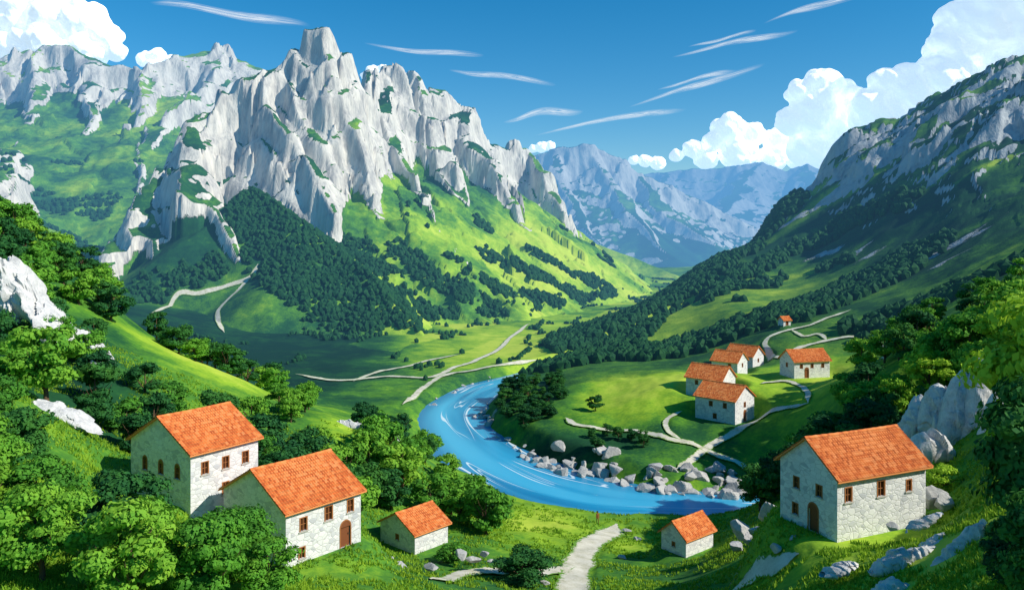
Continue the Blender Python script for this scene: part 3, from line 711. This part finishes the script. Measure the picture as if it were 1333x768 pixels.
# ---------------------------------------------------------------- stuff forests
blobs=[]
for i in range(8):
    v,f=I1;r=np.random.default_rng(i);vv=v*(1+r.uniform(-.22,.22,(len(v),1)));blobs.append((vv*np.array([1,1,1.15])+np.array([0,0,.6]),f))
def woods(name,x,y,z,h,lab,mat):
    kk=road_d(x,y)>1.5;x,y,z,h=x[kk],y[kk],z[kk],h[kk]
    n_=len(x);V=[];Fq=[];b=0;which=rng.integers(0,8,n_)
    for k in range(8):
        ix=np.where(which==k)[0]
        if not len(ix): continue
        v,f=blobs[k];th=rng.uniform(0,6.28,len(ix));c,s=np.cos(th),np.sin(th)
        hh=h[ix]*.5
        vx=(v[None,:,0]*c[:,None]-v[None,:,1]*s[:,None])*hh[:,None]*.95+x[ix][:,None]
        vy=(v[None,:,0]*s[:,None]+v[None,:,1]*c[:,None])*hh[:,None]*.95+y[ix][:,None]
        vz=v[None,:,2]*hh[:,None]+z[ix][:,None]
        V.append(np.stack([vx,vy,vz],-1).reshape(-1,3))
        Fq.append((f[None]+(np.arange(len(ix))*len(v))[:,None,None]+b).reshape(-1,3));b+=len(ix)*len(v)
    me=mesh_np(name,np.vstack(V),np.vstack(Fq),False)
    addobj(name,me,mat,label=lab,cat='forest',kind='stuff')
def slopeof(x,y,z): 
    e=4.;return np.hypot((surf(x+e,y)-z)/e,(surf(x,y+e)-z)/e)
def polydist(x,y,pl):
    b=np.full(x.shape,1e9)
    for i in range(len(pl)-1):
        a=pl[i];c=pl[i+1];dx,dy=c[0]-a[0],c[1]-a[1];t_=np.clip(((x-a[0])*dx+(y-a[1])*dy)/(dx*dx+dy*dy),0,1)
        b=np.minimum(b,np.hypot(x-a[0]-t_*dx,y-a[1]-t_*dy))
    return b
N=70000
x=rng.uniform(-280,140,N);y=rng.uniform(295,760,N);z=surf(x,y);sl=slopeof(x,y,z)
_=mz(x,y,*MP['main']);clm=CL['m'].copy()
fs=polydist(x,y,[P(u,v,d)[:2] for u,v,d in ((352,262,426),(400,298,392),(480,366,362),(560,440,335))])
den=sst(27,19,fs+5*fbm(x/25,y/25,2,519))*1.0
for L in ([(520,330),(570,370),(640,405),(690,425)],[(600,350),(650,375),(700,395),(740,405)],[(700,330),(745,355),(790,375)],[(430,290),(470,330),(530,385),(580,415)],[(640,335),(690,358),(750,385),(800,395)],[(270,215),(300,245),(340,262)],[(130,395),(180,385),(230,372),(280,350)]):
    den=den+sst(9,5.5,polydist(x,y,[hit(u,v,290)[:2] for u,v in L])+3*fbm(x/14,y/14,2,520))
den=den+.9*sst(.30,.36,fbm(x/34,y/60,3,500))*sst(12,20,z)*sst(80,60,z)*(x>-150)
keep=(rng.random(N)<den)&(sl<1.1)&(z>4)&(clm<.5)
x,y,z=x[keep],y[keep],z[keep];print('main forest',len(x))
woods('forest',x,y,z,rng.uniform(2.4,3.8,len(x)),"dark green forest covering the mountain spurs",M_forest)
N=30000;x=rng.uniform(-130,190,N);y=rng.uniform(240,800,N);z=surf(x,y);e_,_=fields(x,y)
den=sst(2.6,.8,e_)*.85*(fbm(x/30,y/30,2,610)>-.15)
keep=(rng.random(N)<den)&(z<12)&(river_sd(x,y)>4);x,y,z=x[keep],y[keep],z[keep];print('hedge',len(x))
woods('valley_trees',x,y,z,rng.uniform(1.4,2.6,len(x)),"dark hedgerow trees dividing the valley meadows",M_forest)
N=40000;x=rng.uniform(-10,330,N);y=rng.uniform(205,470,N);z=ground(x,y)
cd=polydist(x,y,[P(u,v,d)[:2] for u,v,d in ((700,480,262),(800,420,330),(880,375,380),(940,340,410),(985,310,425))])
def band(L,w,dmin=200): return sst(w,w*.6,polydist(x,y,[hit(u,v,dmin)[:2] for u,v in L])+3*fbm(x/14,y/14,2,521))
den=sst(28,21,cd+4*fbm(x/20,y/20,2,522))+band([(860,462),(930,440),(1000,420),(1060,400),(1130,370),(1190,335)],15)+band([(1150,430),(1230,395),(1333,360)],15)+band([(960,360),(1030,330),(1100,290),(1180,262)],7)
keep=(rng.random(N)<den)&(z>3)&~((np.hypot(x-P(960,0,195)[0],y-195)<40));x,y,z=x[keep],y[keep],z[keep];print('right',len(x))
woods('forest',x,y,z,rng.uniform(2.4,4.2,len(x)),"dark forest bands on the mountain slope and its crest",M_forest)
N=14000;x=rng.uniform(-520,-60,N);y=rng.uniform(480,800,N);z=surf(x,y);sl=slopeof(x,y,z);zm=mz(x,y,*MP['main'])
den=sst(.12,.2,fbm(x/60,y/60,2,800));keep=(rng.random(N)<den)&(sl<.9)&(x<-150)&(z<120)&(zm<z-1);x,y,z=x[keep],y[keep],z[keep]
woods('forest',x,y,z,rng.uniform(3,5,len(x)),"dark green woods below the craggy plateau",M_forest)
# ---------------------------------------------------------------- grass tufts
N=80000;a=rng.uniform(-.68,.68,N);d=np.exp(rng.uniform(math.log(38),math.log(125),N));x=a*d;y=d
keep=(river_sd(x,y)>3)&(fbm(x/5,y/5,3,900)>-.12)&(road_d(x,y)>-.35)
for h in HS: keep&=np.hypot(x-h['c'][0],y-h['c'][1])>max(h['L'],h['W'])*.5
x,y=x[keep],y[keep];z=ground(x,y);m_=len(x);V=np.zeros((m_,3,3,3))
for b in range(3):
    th=rng.uniform(0,6.28,m_);w=rng.uniform(.03,.06,m_)*(1+y/100);hh=rng.uniform(.14,.36,m_);ox,oy=rng.normal(0,.09,m_),rng.normal(0,.09,m_)
    V[:,b,0]=np.stack([x+ox-w*np.cos(th),y+oy-w*np.sin(th),z-.03],1);V[:,b,1]=np.stack([x+ox+w*np.cos(th),y+oy+w*np.sin(th),z-.03],1)
    V[:,b,2]=np.stack([x+ox+rng.normal(0,.1,m_),y+oy+rng.normal(0,.1,m_),z+hh],1)
V=V.reshape(-1,3);M_grass=leaf_mat('grass_blades',[(.3,(.07,.20,.02)),(.5,(.20,.38,.025)),(.7,(.38,.55,.035)),(.9,(.50,.63,.06))],0,False)
addobj('grass',mesh_np('grass',V,np.arange(len(V)).reshape(-1,3),False),M_grass,label="tufts of meadow grass on the hillocks",cat='grass',kind='stuff')
# ---------------------------------------------------------------- rocks
def rock_mat(nm,k):
    t=NT(nm);p=t.pos();nz=t.noise(p,.8,6,.65,.4);nf=t.noise(p,4,4,.6)
    c=t.ramp(t.math('ADD',t.math('MULTIPLY',nz,.6),t.math('MULTIPLY',nf,.4)),[(.3,(.30*k,.31*k,.32*k)),(.46,(.56*k,.55*k,.53*k)),(.66,(.78*k,.76*k,.71*k))])
    return t.finish(t.bsdf(c,.9,t.bump(t.math('ADD',nz,t.math('MULTIPLY',nf,.4)),.2,.7),.15))
M_rock=rock_mat('limestone_outcrop',1.);M_boul=rock_mat('limestone_boulder',.74)
def rockmesh(seed,npl=10,base=I4):
    r=np.random.default_rng(seed);v,f=base
    pd=r.normal(size=(npl,3));pd/=np.linalg.norm(pd,axis=1)[:,None];ph=r.uniform(.45,.85,npl)
    dt=v@pd.T;rad=np.where(dt>.05,ph[None]/np.maximum(dt,.05),9).min(1);rad=np.minimum(rad,1.3)
    rad*=1+.03*fbm(v[:,0]*3+seed,v[:,1]*3+v[:,2]*2,3,seed)
    me=mesh_np('boulder',v*rad[:,None],f,False)
    me.materials.append(M_boul);return me
RK=[rockmesh(i,base=I4) for i in range(8)]
def rock_(x,y,sx,sy,sz,lab="pale grey limestone boulder lying on the riverbank",grp="limestone boulders",z=None,rot=None):
    o=bpy.data.objects.new('boulder',random.choice(RK));COL.objects.link(o)
    if z is None:z=float(surf(x,y)[0])
    o.location=(x,y,z+sz*.15);o.scale=(sx,sy,sz);o.rotation_euler=rot or (random.uniform(-.3,.3),random.uniform(-.3,.3),random.uniform(0,6.28))
    o['label']=lab;o['category']='rock';o['group']=grp
for (u,v) in [(700,600),(715,606),(735,610),(745,603),(760,612),(775,616),(790,612),(800,620),(820,626),(838,630),(850,626),(865,634),(880,632),(893,636),(905,630),(918,638),(932,634),(945,640),(958,633),(970,640),(985,636),(690,594),(725,598),(870,625),(900,622),(930,622),(955,622),(780,604),(640,640),(620,540),(632,548)]:
    for q_ in range(3):
        uu_=u+random.uniform(-8,8);vv_=v+random.uniform(-5,4)
        d=1037*(CZ-.6)/(vv_-HZ);k=random.uniform(.6,1.6);x=(uu_-666.5)/F*d;rock_(x,d,k*1.3,k,k*.85,z=max(-.3,float(ground(np.array([x]),np.array([d]))[0])))
for i in range(80):
    j=random.randrange(30,len(RV2)-20);q=RV2[j];q2=RV2[j+1];tx,ty=q2[0]-q[0],q2[1]-q[1];l=math.hypot(tx,ty)
    nx_,ny_=-ty/l,tx/l
    off=q[2]+random.uniform(-.3,2.2);x=q[0]+nx_*off;y=q[1]+ny_*off;x2=q[0]-nx_*off;y2=q[1]-ny_*off
    if random.random()<.75 and y2>y: x,y=x2,y2
    k=random.uniform(.3,.85);rock_(x,y,k*1.3,k,k*.7,z=max(-.2,float(ground(np.array([x]),np.array([y]))[0])))
def crag(top,bot,d,depth,seed,lab,name='rock_outcrop',fs=2.6,amp=.8,dd=0):
    ns,nf_=120,64;tp=catmull([(a,b) for a,b in top],20);bt=catmull([(a,b) for a,b in bot],20)
    def res(p): 
        s=np.linspace(0,len(p)-1,ns);i=np.minimum(s.astype(int),len(p)-2);f=(s-i)[:,None];return p[i]*(1-f)+p[i+1]*f
    tp=res(tp);bt=res(bt);V=np.zeros((ns,nf_,3))
    for i in range(ns):
        dl=d+dd*i/ns
        T=np.array(P(tp[i,0],tp[i,1],dl+depth*.3));B=np.array(P(bt[i,0],bt[i,1],dl-depth*.3));m=(T+B)/2;hz=(T[2]-B[2])/2;ax=(T[0]-B[0])/2
        tap=math.sin(math.pi*min(max(i/(ns-1),.02),.98))**.35
        for j in range(nf_):
            ph=2*math.pi*j/(nf_-1);sn,cs=math.sin(ph),math.cos(ph)
            V[i,j]=(m[0]+ax*sn,dl-depth*cs*tap,m[2]+hz*sn*tap)
    X_=V.reshape(-1,3);nx=fbm(X_[:,0]/3,X_[:,2]/3,2,seed)
    qx=X_[:,0]+X_[:,1]*.35+X_[:,2]*.45;qz=X_[:,2]*.5+X_[:,1]*.5-X_[:,0]*.2
    f1=facet(qx/fs+seed,qz/fs,seed,1.8);f2=facet(qx/(fs*.42),qz/(fs*.42),seed+9,1.8)
    cen=V.mean(1,keepdims=True);dr=(V-cen);dr/=np.linalg.norm(dr,axis=2,keepdims=True)+1e-6
    V=V+dr*((f1*amp+f2*amp*.5+nx*.3*amp).reshape(ns,nf_,1))
    me=mesh_np(name,V.reshape(-1,3),gridf(ns,nf_),False);addobj(name,me,M_rock,label=lab,cat='rock')
crag([(-60,300),(0,322),(20,338),(45,362),(62,395),(90,415),(118,440),(142,474)],[(-60,430),(0,425),(25,420),(45,425),(65,440),(95,462),(120,475),(140,485)],112,3.5,3,"large sunlit limestone slab descending above the trees",fs=2.8,amp=1.2)
crag([(156,432),(168,436),(182,446)],[(156,450),(168,455),(182,460)],140,1.2,8,"small pale rock outcrop on the hill meadow",fs=1.6,amp=.3)
crag([(20,524),(50,522),(85,528),(115,545),(130,558)],[(20,542),(50,548),(85,552),(115,562),(130,568)],80,1.6,5,"low white rock ledge in the grass",fs=1.6,amp=.35)
crag([(440,545),(470,548),(500,552),(530,575)],[(440,556),(470,566),(500,574),(530,585)],128,2,6,"low white rock ledge in the grass",fs=2,amp=.4)
for tp_,bt_,d_,dp_,sd_ in [([(1168,552),(1180,530),(1196,512),(1208,520)],[(1170,582),(1185,580),(1198,577),(1210,565)],93,1.3,11),([(1192,540),(1205,508),(1224,492),(1236,515)],[(1194,578),(1210,582),(1226,580),(1238,560)],91,1.4,21),([(1216,550),(1232,505),(1252,478),(1264,500)],[(1218,592),(1234,600),(1254,600),(1266,570)],89,1.5,12),([(1246,540),(1258,490),(1276,466),(1292,492)],[(1248,600),(1262,606),(1278,600),(1294,570)],88,1.5,22),([(1180,575),(1200,562),(1222,566),(1240,580)],[(1180,595),(1200,598),(1222,604),(1240,606)],84,1.1,23),([(1272,560),(1286,520),(1300,508),(1312,540)],[(1272,612),(1288,615),(1302,605),(1314,590)],84,1.2,24)]:
    crag(tp_,bt_,d_,dp_,sd_,"angular grey limestone slab leaning on the slope",fs=1.9,amp=.55)
for tp_,bt_,d_,sd_ in [([(1132,738),(1155,718),(1190,712),(1215,700)],[(1132,752),(1158,752),(1190,742),(1216,722)],51,14),([(1205,735),(1230,712),(1255,690),(1278,668)],[(1208,758),(1235,757),(1262,745),(1282,700)],48,15),([(1130,762),(1165,750),(1195,760)],[(1130,785),(1165,785),(1195,785)],47,16),([(1180,682),(1200,672),(1225,660)],[(1180,694),(1202,690),(1226,676)],56,17),([(1240,762),(1262,745),(1285,742)],[(1240,785),(1262,785),(1286,775)],45,18),([(1070,742),(1090,734),(1115,730)],[(1070,752),(1092,750),(1116,742)],53,19),([(1200,708),(1222,696),(1240,690)],[(1200,720),(1224,716),(1242,706)],52,25)]:
    crag(tp_,bt_,d_,.7,sd_,"flat grey limestone slab embedded in the grass",fs=.9,amp=.24)
def outcrop(L,lab,grp,lean=.3):
    for u,v,d,sx,sz in L:
        x,y,z=P(u,v,d);rock_(x,y,sx,sx*random.uniform(.7,1.0),sz,lab,grp,z=z-sz*.15,rot=(random.uniform(-.2,.2),random.uniform(0,lean),random.uniform(-.6,.6)))
outcrop([(1212,648,68,1.1,1.2),(1225,655,67,.8,.7),(1160,686,61,.5,.35),(1020,692,68,1.0,.9),(1005,697,70,.9,.7),(990,694,74,1.,.8),(975,703,76,.9,.6),(1035,702,64,.6,.45),(960,712,80,.9,.6),(1010,712,64,.6,.35),(1000,665,84,1.2,1.1),(965,690,84,1.1,.8)],"grey boulder beside the farmhouse","boulders around the farmhouse")
outcrop([(600,722,84,.8,.4),(615,728,82,.7,.4),(630,720,84,.6,.3),(500,728,78,.8,.3),(520,735,77,.9,.3),(560,738,76,.8,.3),(480,738,74,.6,.25),(640,730,82,.5,.25),(815,690,112,.6,.25),(708,758,80,.5,.25),(830,702,108,.6,.25),(810,725,95,.5,.25),(700,735,88,.4,.2)],"flat pale stone beside the path","flat stones beside the path",.1)
# ---------------------------------------------------------------- clouds
t=NT('cloud_white');p=t.pos();nz=t.noise(p,.006,6,.6)
b=t.bsdf((.97,.97,.97),1.,t.bump(nz,70,.6),0.)
em=t.n('ShaderNodeEmission');em.inputs[0].default_value=(.80,.92,1,1);em.inputs[1].default_value=.56  # added glow lifts the unlit sides, standing in for light scattered inside clouds
ad=t.n('ShaderNodeAddShader');t.l(b,ad.inputs[0]);t.l(em.outputs[0],ad.inputs[1]);t.m.cycles.emission_sampling='NONE';M_cloud=t.finish(ad.outputs[0])
def n3(v,k,s): return fbm(v[:,0]*k+v[:,2]*.7*k+s,v[:,1]*k-v[:,2]*.6*k,4,s)
def cloud(L,lab,seed,vox=13):
    r=np.random.default_rng(seed);V=[];Fq=[];b=0
    for u,v,rad,d in L:
        c=np.array(P(u,v,d));R=rad/F*d
        subs=[(c,R)]
        for i in range(16):
            a=r.normal(size=3);a[2]=abs(a[2])*.9-.1;a/=np.linalg.norm(a);subs.append((c+a*R*.74,R*r.uniform(.2,.48)))
        for c2,R2 in subs:
            vv,f=I4 if R2>R*.9 else I3
            w_=(vv*R2+c2)/R
            q=vv*(1+.20*n3(w_,1.6,seed)[:,None]+.12*n3(w_,4.5,seed+3)[:,None])*np.array([1,1,.88])
            V.append(c2+q*R2);Fq.append(f+b);b+=len(vv)
    me=mesh_np('cloud',np.vstack(V),np.vstack(Fq));o=addobj('cloud',me,M_cloud,label=lab,cat='cloud')
    rm_=o.modifiers.new('r','REMESH');rm_.mode='VOXEL';rm_.voxel_size=vox;rm_.use_smooth_shade=True
    sm=o.modifiers.new('s','SMOOTH');sm.factor=.5;sm.iterations=2
cloud([(1330,15,75,5200),(1275,40,50,5200),(1240,65,34,5200),(1290,100,60,5300),(1225,110,45,5200),(1185,120,36,5200),(1155,108,22,5200),(1340,130,70,5300),(1150,150,42,5300),(1210,165,45,5300),(1130,135,18,5200)],"huge bright white cumulus cloud towering above the ridge",1,12)
cloud([(1072,115,28,5600),(1045,122,20,5600),(1100,130,24,5600),(1060,150,34,5600),(1100,165,34,5600),(1030,160,20,5600),(1120,190,34,5700),(1060,192,34,5700)],"billowing white cumulus cloud",2,10)
cloud([(950,170,22,6200),(932,184,16,6200),(978,176,18,6200),(1012,184,18,6200),(902,194,13,6200),(960,200,24,6200),(1005,206,20,6200),(880,203,9,6200),(920,208,15,6200),(1040,205,18,6200)],"row of puffy white cumulus clouds",3,9)
cloud([(840,210,9,7000),(856,213,10,7000),(825,209,7,7000)],"small low white cloud over the distant peak",4,7)
cloud([(705,192,8,7000),(716,191,7,7000),(694,194,6,7000)],"small white cloud behind the distant peak",14,7)
cloud([(15,15,48,5200),(70,22,36,5200),(110,32,32,5200),(138,48,20,5200),(60,60,40,5200),(110,70,30,5200),(10,60,36,5200),(150,68,14,5200)],"white cumulus cloud above the craggy mountain",5,12)
cloud([(188,78,11,5600),(205,74,12,5600),(225,82,12,5600),(240,86,9,5600),(205,90,14,5600)],"small white cloud behind the rocky ridge",6,8)
cloud([(486,96,10,6500),(498,92,8,6500),(478,100,8,6500)],"small white cloud behind the summit spires",7,7)
t=NT('cirrus_veil');uv=t.uv();nz=t.noise(t.vmul(uv,(.0018,2.6,1)),1.5,6,.7,1.8)
sp=t.n('ShaderNodeSeparateXYZ');t.l(uv,sp.inputs[0]);ed=t.math('SUBTRACT',1.,t.math('ABSOLUTE',sp.outputs[1]))
al=t.math('MULTIPLY',t.ramp(nz,[(.40,0.),(.60,1.)]),t.ramp(ed,[(0.,0.),(.7,1.)]));al=t.math('MULTIPLY',al,t.attr('fade'))
cirrus_glow=t.n('ShaderNodeEmission');cirrus_glow.inputs[0].default_value=(.85,.93,1,1);cirrus_glow.inputs[1].default_value=1.  # streaks glow by themselves in place of sunlight on thin cloud
tp=t.n('ShaderNodeBsdfTransparent');mx=t.n('ShaderNodeMixShader');t.l(al,mx.inputs[0]);t.l(tp.outputs[0],mx.inputs[1]);t.l(cirrus_glow.outputs[0],mx.inputs[2]);t.m.cycles.emission_sampling='NONE';M_cir=t.finish(mx.outputs[0])
def cirrus(L,wpx):
    zc=1400.;pts=[];
    for u,v in L:
        d=F*(zc-CZ)/(HZ-v);pts.append(((u-666.5)/F*d,d))
    pts=catmull(pts,20);k=len(pts);tt=np.linspace(0,1,k)
    dm=pts[:,1].mean();ww=wpx*dm*dm/(F*(zc-CZ))
    V=[];
    s=np.linspace(-1,1,9)
    for i in range(k):
        for j in s: V.append((pts[i,0],pts[i,1]+ww*.5*math.sin(tt[i]*9+wpx)*.5+j*ww*(.25+.75*tt[i]*(1-tt[i])**.5*2.2),zc+40*tt[i]))
    me=mesh_np('cirrus_cloud',V,gridf(k,9));fattr(me,'fade',np.repeat(np.clip(np.sin(np.pi*tt)*1.3,0,1),9))
    ul=me.uv_layers.new(name='UVMap');li=np.empty(len(me.loops),np.int32);me.loops.foreach_get('vertex_index',li)
    uvv=np.stack([np.repeat(pts[:,0],9),np.tile(s,k)],1);ul.data.foreach_set('uv',uvv[li].astype(np.float32).ravel())
    addobj('cirrus_cloud',me,M_cir,label="thin wispy white streak of high cloud",cat='cloud',group='thin cirrus streaks')
for L,w in [([(875,75),(930,63),(985,56),(1040,48)],6),([(895,62),(940,55),(985,48)],4),([(820,138),(880,122),(930,108),(990,95)],8),([(855,118),(905,106),(960,98)],5),([(695,178),(770,160),(830,154),(895,147)],5),([(995,30),(1060,12),(1130,3)],9),([(195,4),(260,14),(330,28),(405,42)],9),([(585,93),(640,101),(725,116)],5),([(475,58),(560,72),(630,78)],5),([(655,160),(700,150),(760,150)],6)]:
    cirrus(L,w)
# ---------------------------------------------------------------- person
def person(x,y):
    z=float(surf(x,y)[0]);root=bpy.data.objects.new('person',None);COL.objects.link(root);root.location=(x,y,z+.07);root.rotation_euler=(0,0,.4)
    root['label']="person in brown coat walking on the riverside path";root['category']='person'
    J=[((0,0,.95),.13),((0,0,1.2),.14),((0,0,1.42),.13),((0,0,1.52),.055),((0,-.01,1.62),.085),((0,-.01,1.72),.08),
    ((.1,0,.88),.09),((.1,-.08,.5),.06),((.1,0,.08),.045),((.1,-.14,.04),.035),((-.1,0,.88),.09),((-.1,.1,.5),.06),((-.1,.2,.1),.045),((-.1,.1,.04),.035),
    ((.2,0,1.4),.06),((.27,.04,1.13),.045),((.26,-.06,.9),.035),((.26,-.09,.8),.03),((-.2,0,1.4),.06),((-.27,-.03,1.13),.045),((-.26,-.12,.9),.035),((-.26,-.16,.8),.03)]
    E=[(0,1),(1,2),(2,3),(3,4),(4,5),(0,6),(6,7),(7,8),(8,9),(0,10),(10,11),(11,12),(12,13),(2,14),(14,15),(15,16),(16,17),(2,18),(18,19),(19,20),(20,21)]
    me=bpy.data.meshes.new('body');me.from_pydata([j[0] for j in J],E,[]);o=addobj('body',me,simple('coat',(.30,.12,.05),.9),root)
    md=o.modifiers.new('skin','SKIN');
    for i,j in enumerate(J): me.skin_vertices[0].data[i].radius=(j[1],j[1])
    me.skin_vertices[0].data[0].use_root=True
    o.modifiers.new('sub','SUBSURF').levels=1
    v,f=I3;h=v*np.array([.1,.11,.1])+np.array([0,.01,1.74]);addobj('hair',mesh_np('hair',h[:],f),simple('dark_hair',(.04,.02,.01)),root)
px=hit(778,682,80);person(px[0],px[1])
# ---------------------------------------------------------------- light, sky, camera
EL=math.radians(37);AZ=math.radians(107)
sv=Vector((math.sin(AZ)*math.cos(EL),math.cos(AZ)*math.cos(EL),math.sin(EL)))
sl_=bpy.data.lights.new('sun','SUN');sl_.energy=5.0;sl_.angle=math.radians(.5);sl_.color=(1,.95,.84);so=bpy.data.objects.new('sun',sl_);COL.objects.link(so);so.rotation_euler=sv.to_track_quat('Z','Y').to_euler();so.location=(100,0,200)
wd=bpy.data.worlds.new('World');S.world=wd;wd.use_nodes=True;nt=wd.node_tree;nt.nodes.clear()
sk=nt.nodes.new('ShaderNodeTexSky');sk.sky_type='NISHITA';sk.sun_disc=False;sk.sun_elevation=EL;sk.sun_rotation=AZ;sk.altitude=800;sk.air_density=1.05;sk.dust_density=.4;sk.ozone_density=5
hs=nt.nodes.new('ShaderNodeHueSaturation');hs.inputs['Saturation'].default_value=1.35;hs.inputs['Hue'].default_value=.49
bg=nt.nodes.new('ShaderNodeBackground');bg.inputs[1].default_value=.13;ow=nt.nodes.new('ShaderNodeOutputWorld')
nt.links.new(sk.outputs[0],hs.inputs['Color']);nt.links.new(hs.outputs[0],bg.inputs[0]);nt.links.new(bg.outputs[0],ow.inputs[0])
cam=bpy.data.cameras.new('camera');co=bpy.data.objects.new('camera',cam);COL.objects.link(co);co.location=(0,0,CZ);co.rotation_euler=(math.pi/2,0,0)
cam.sensor_width=36;cam.lens=28.0;cam.shift_y=-(384-HZ)/1333;cam.clip_start=.5;cam.clip_end=30000;S.camera=co
print('trees',TREES)
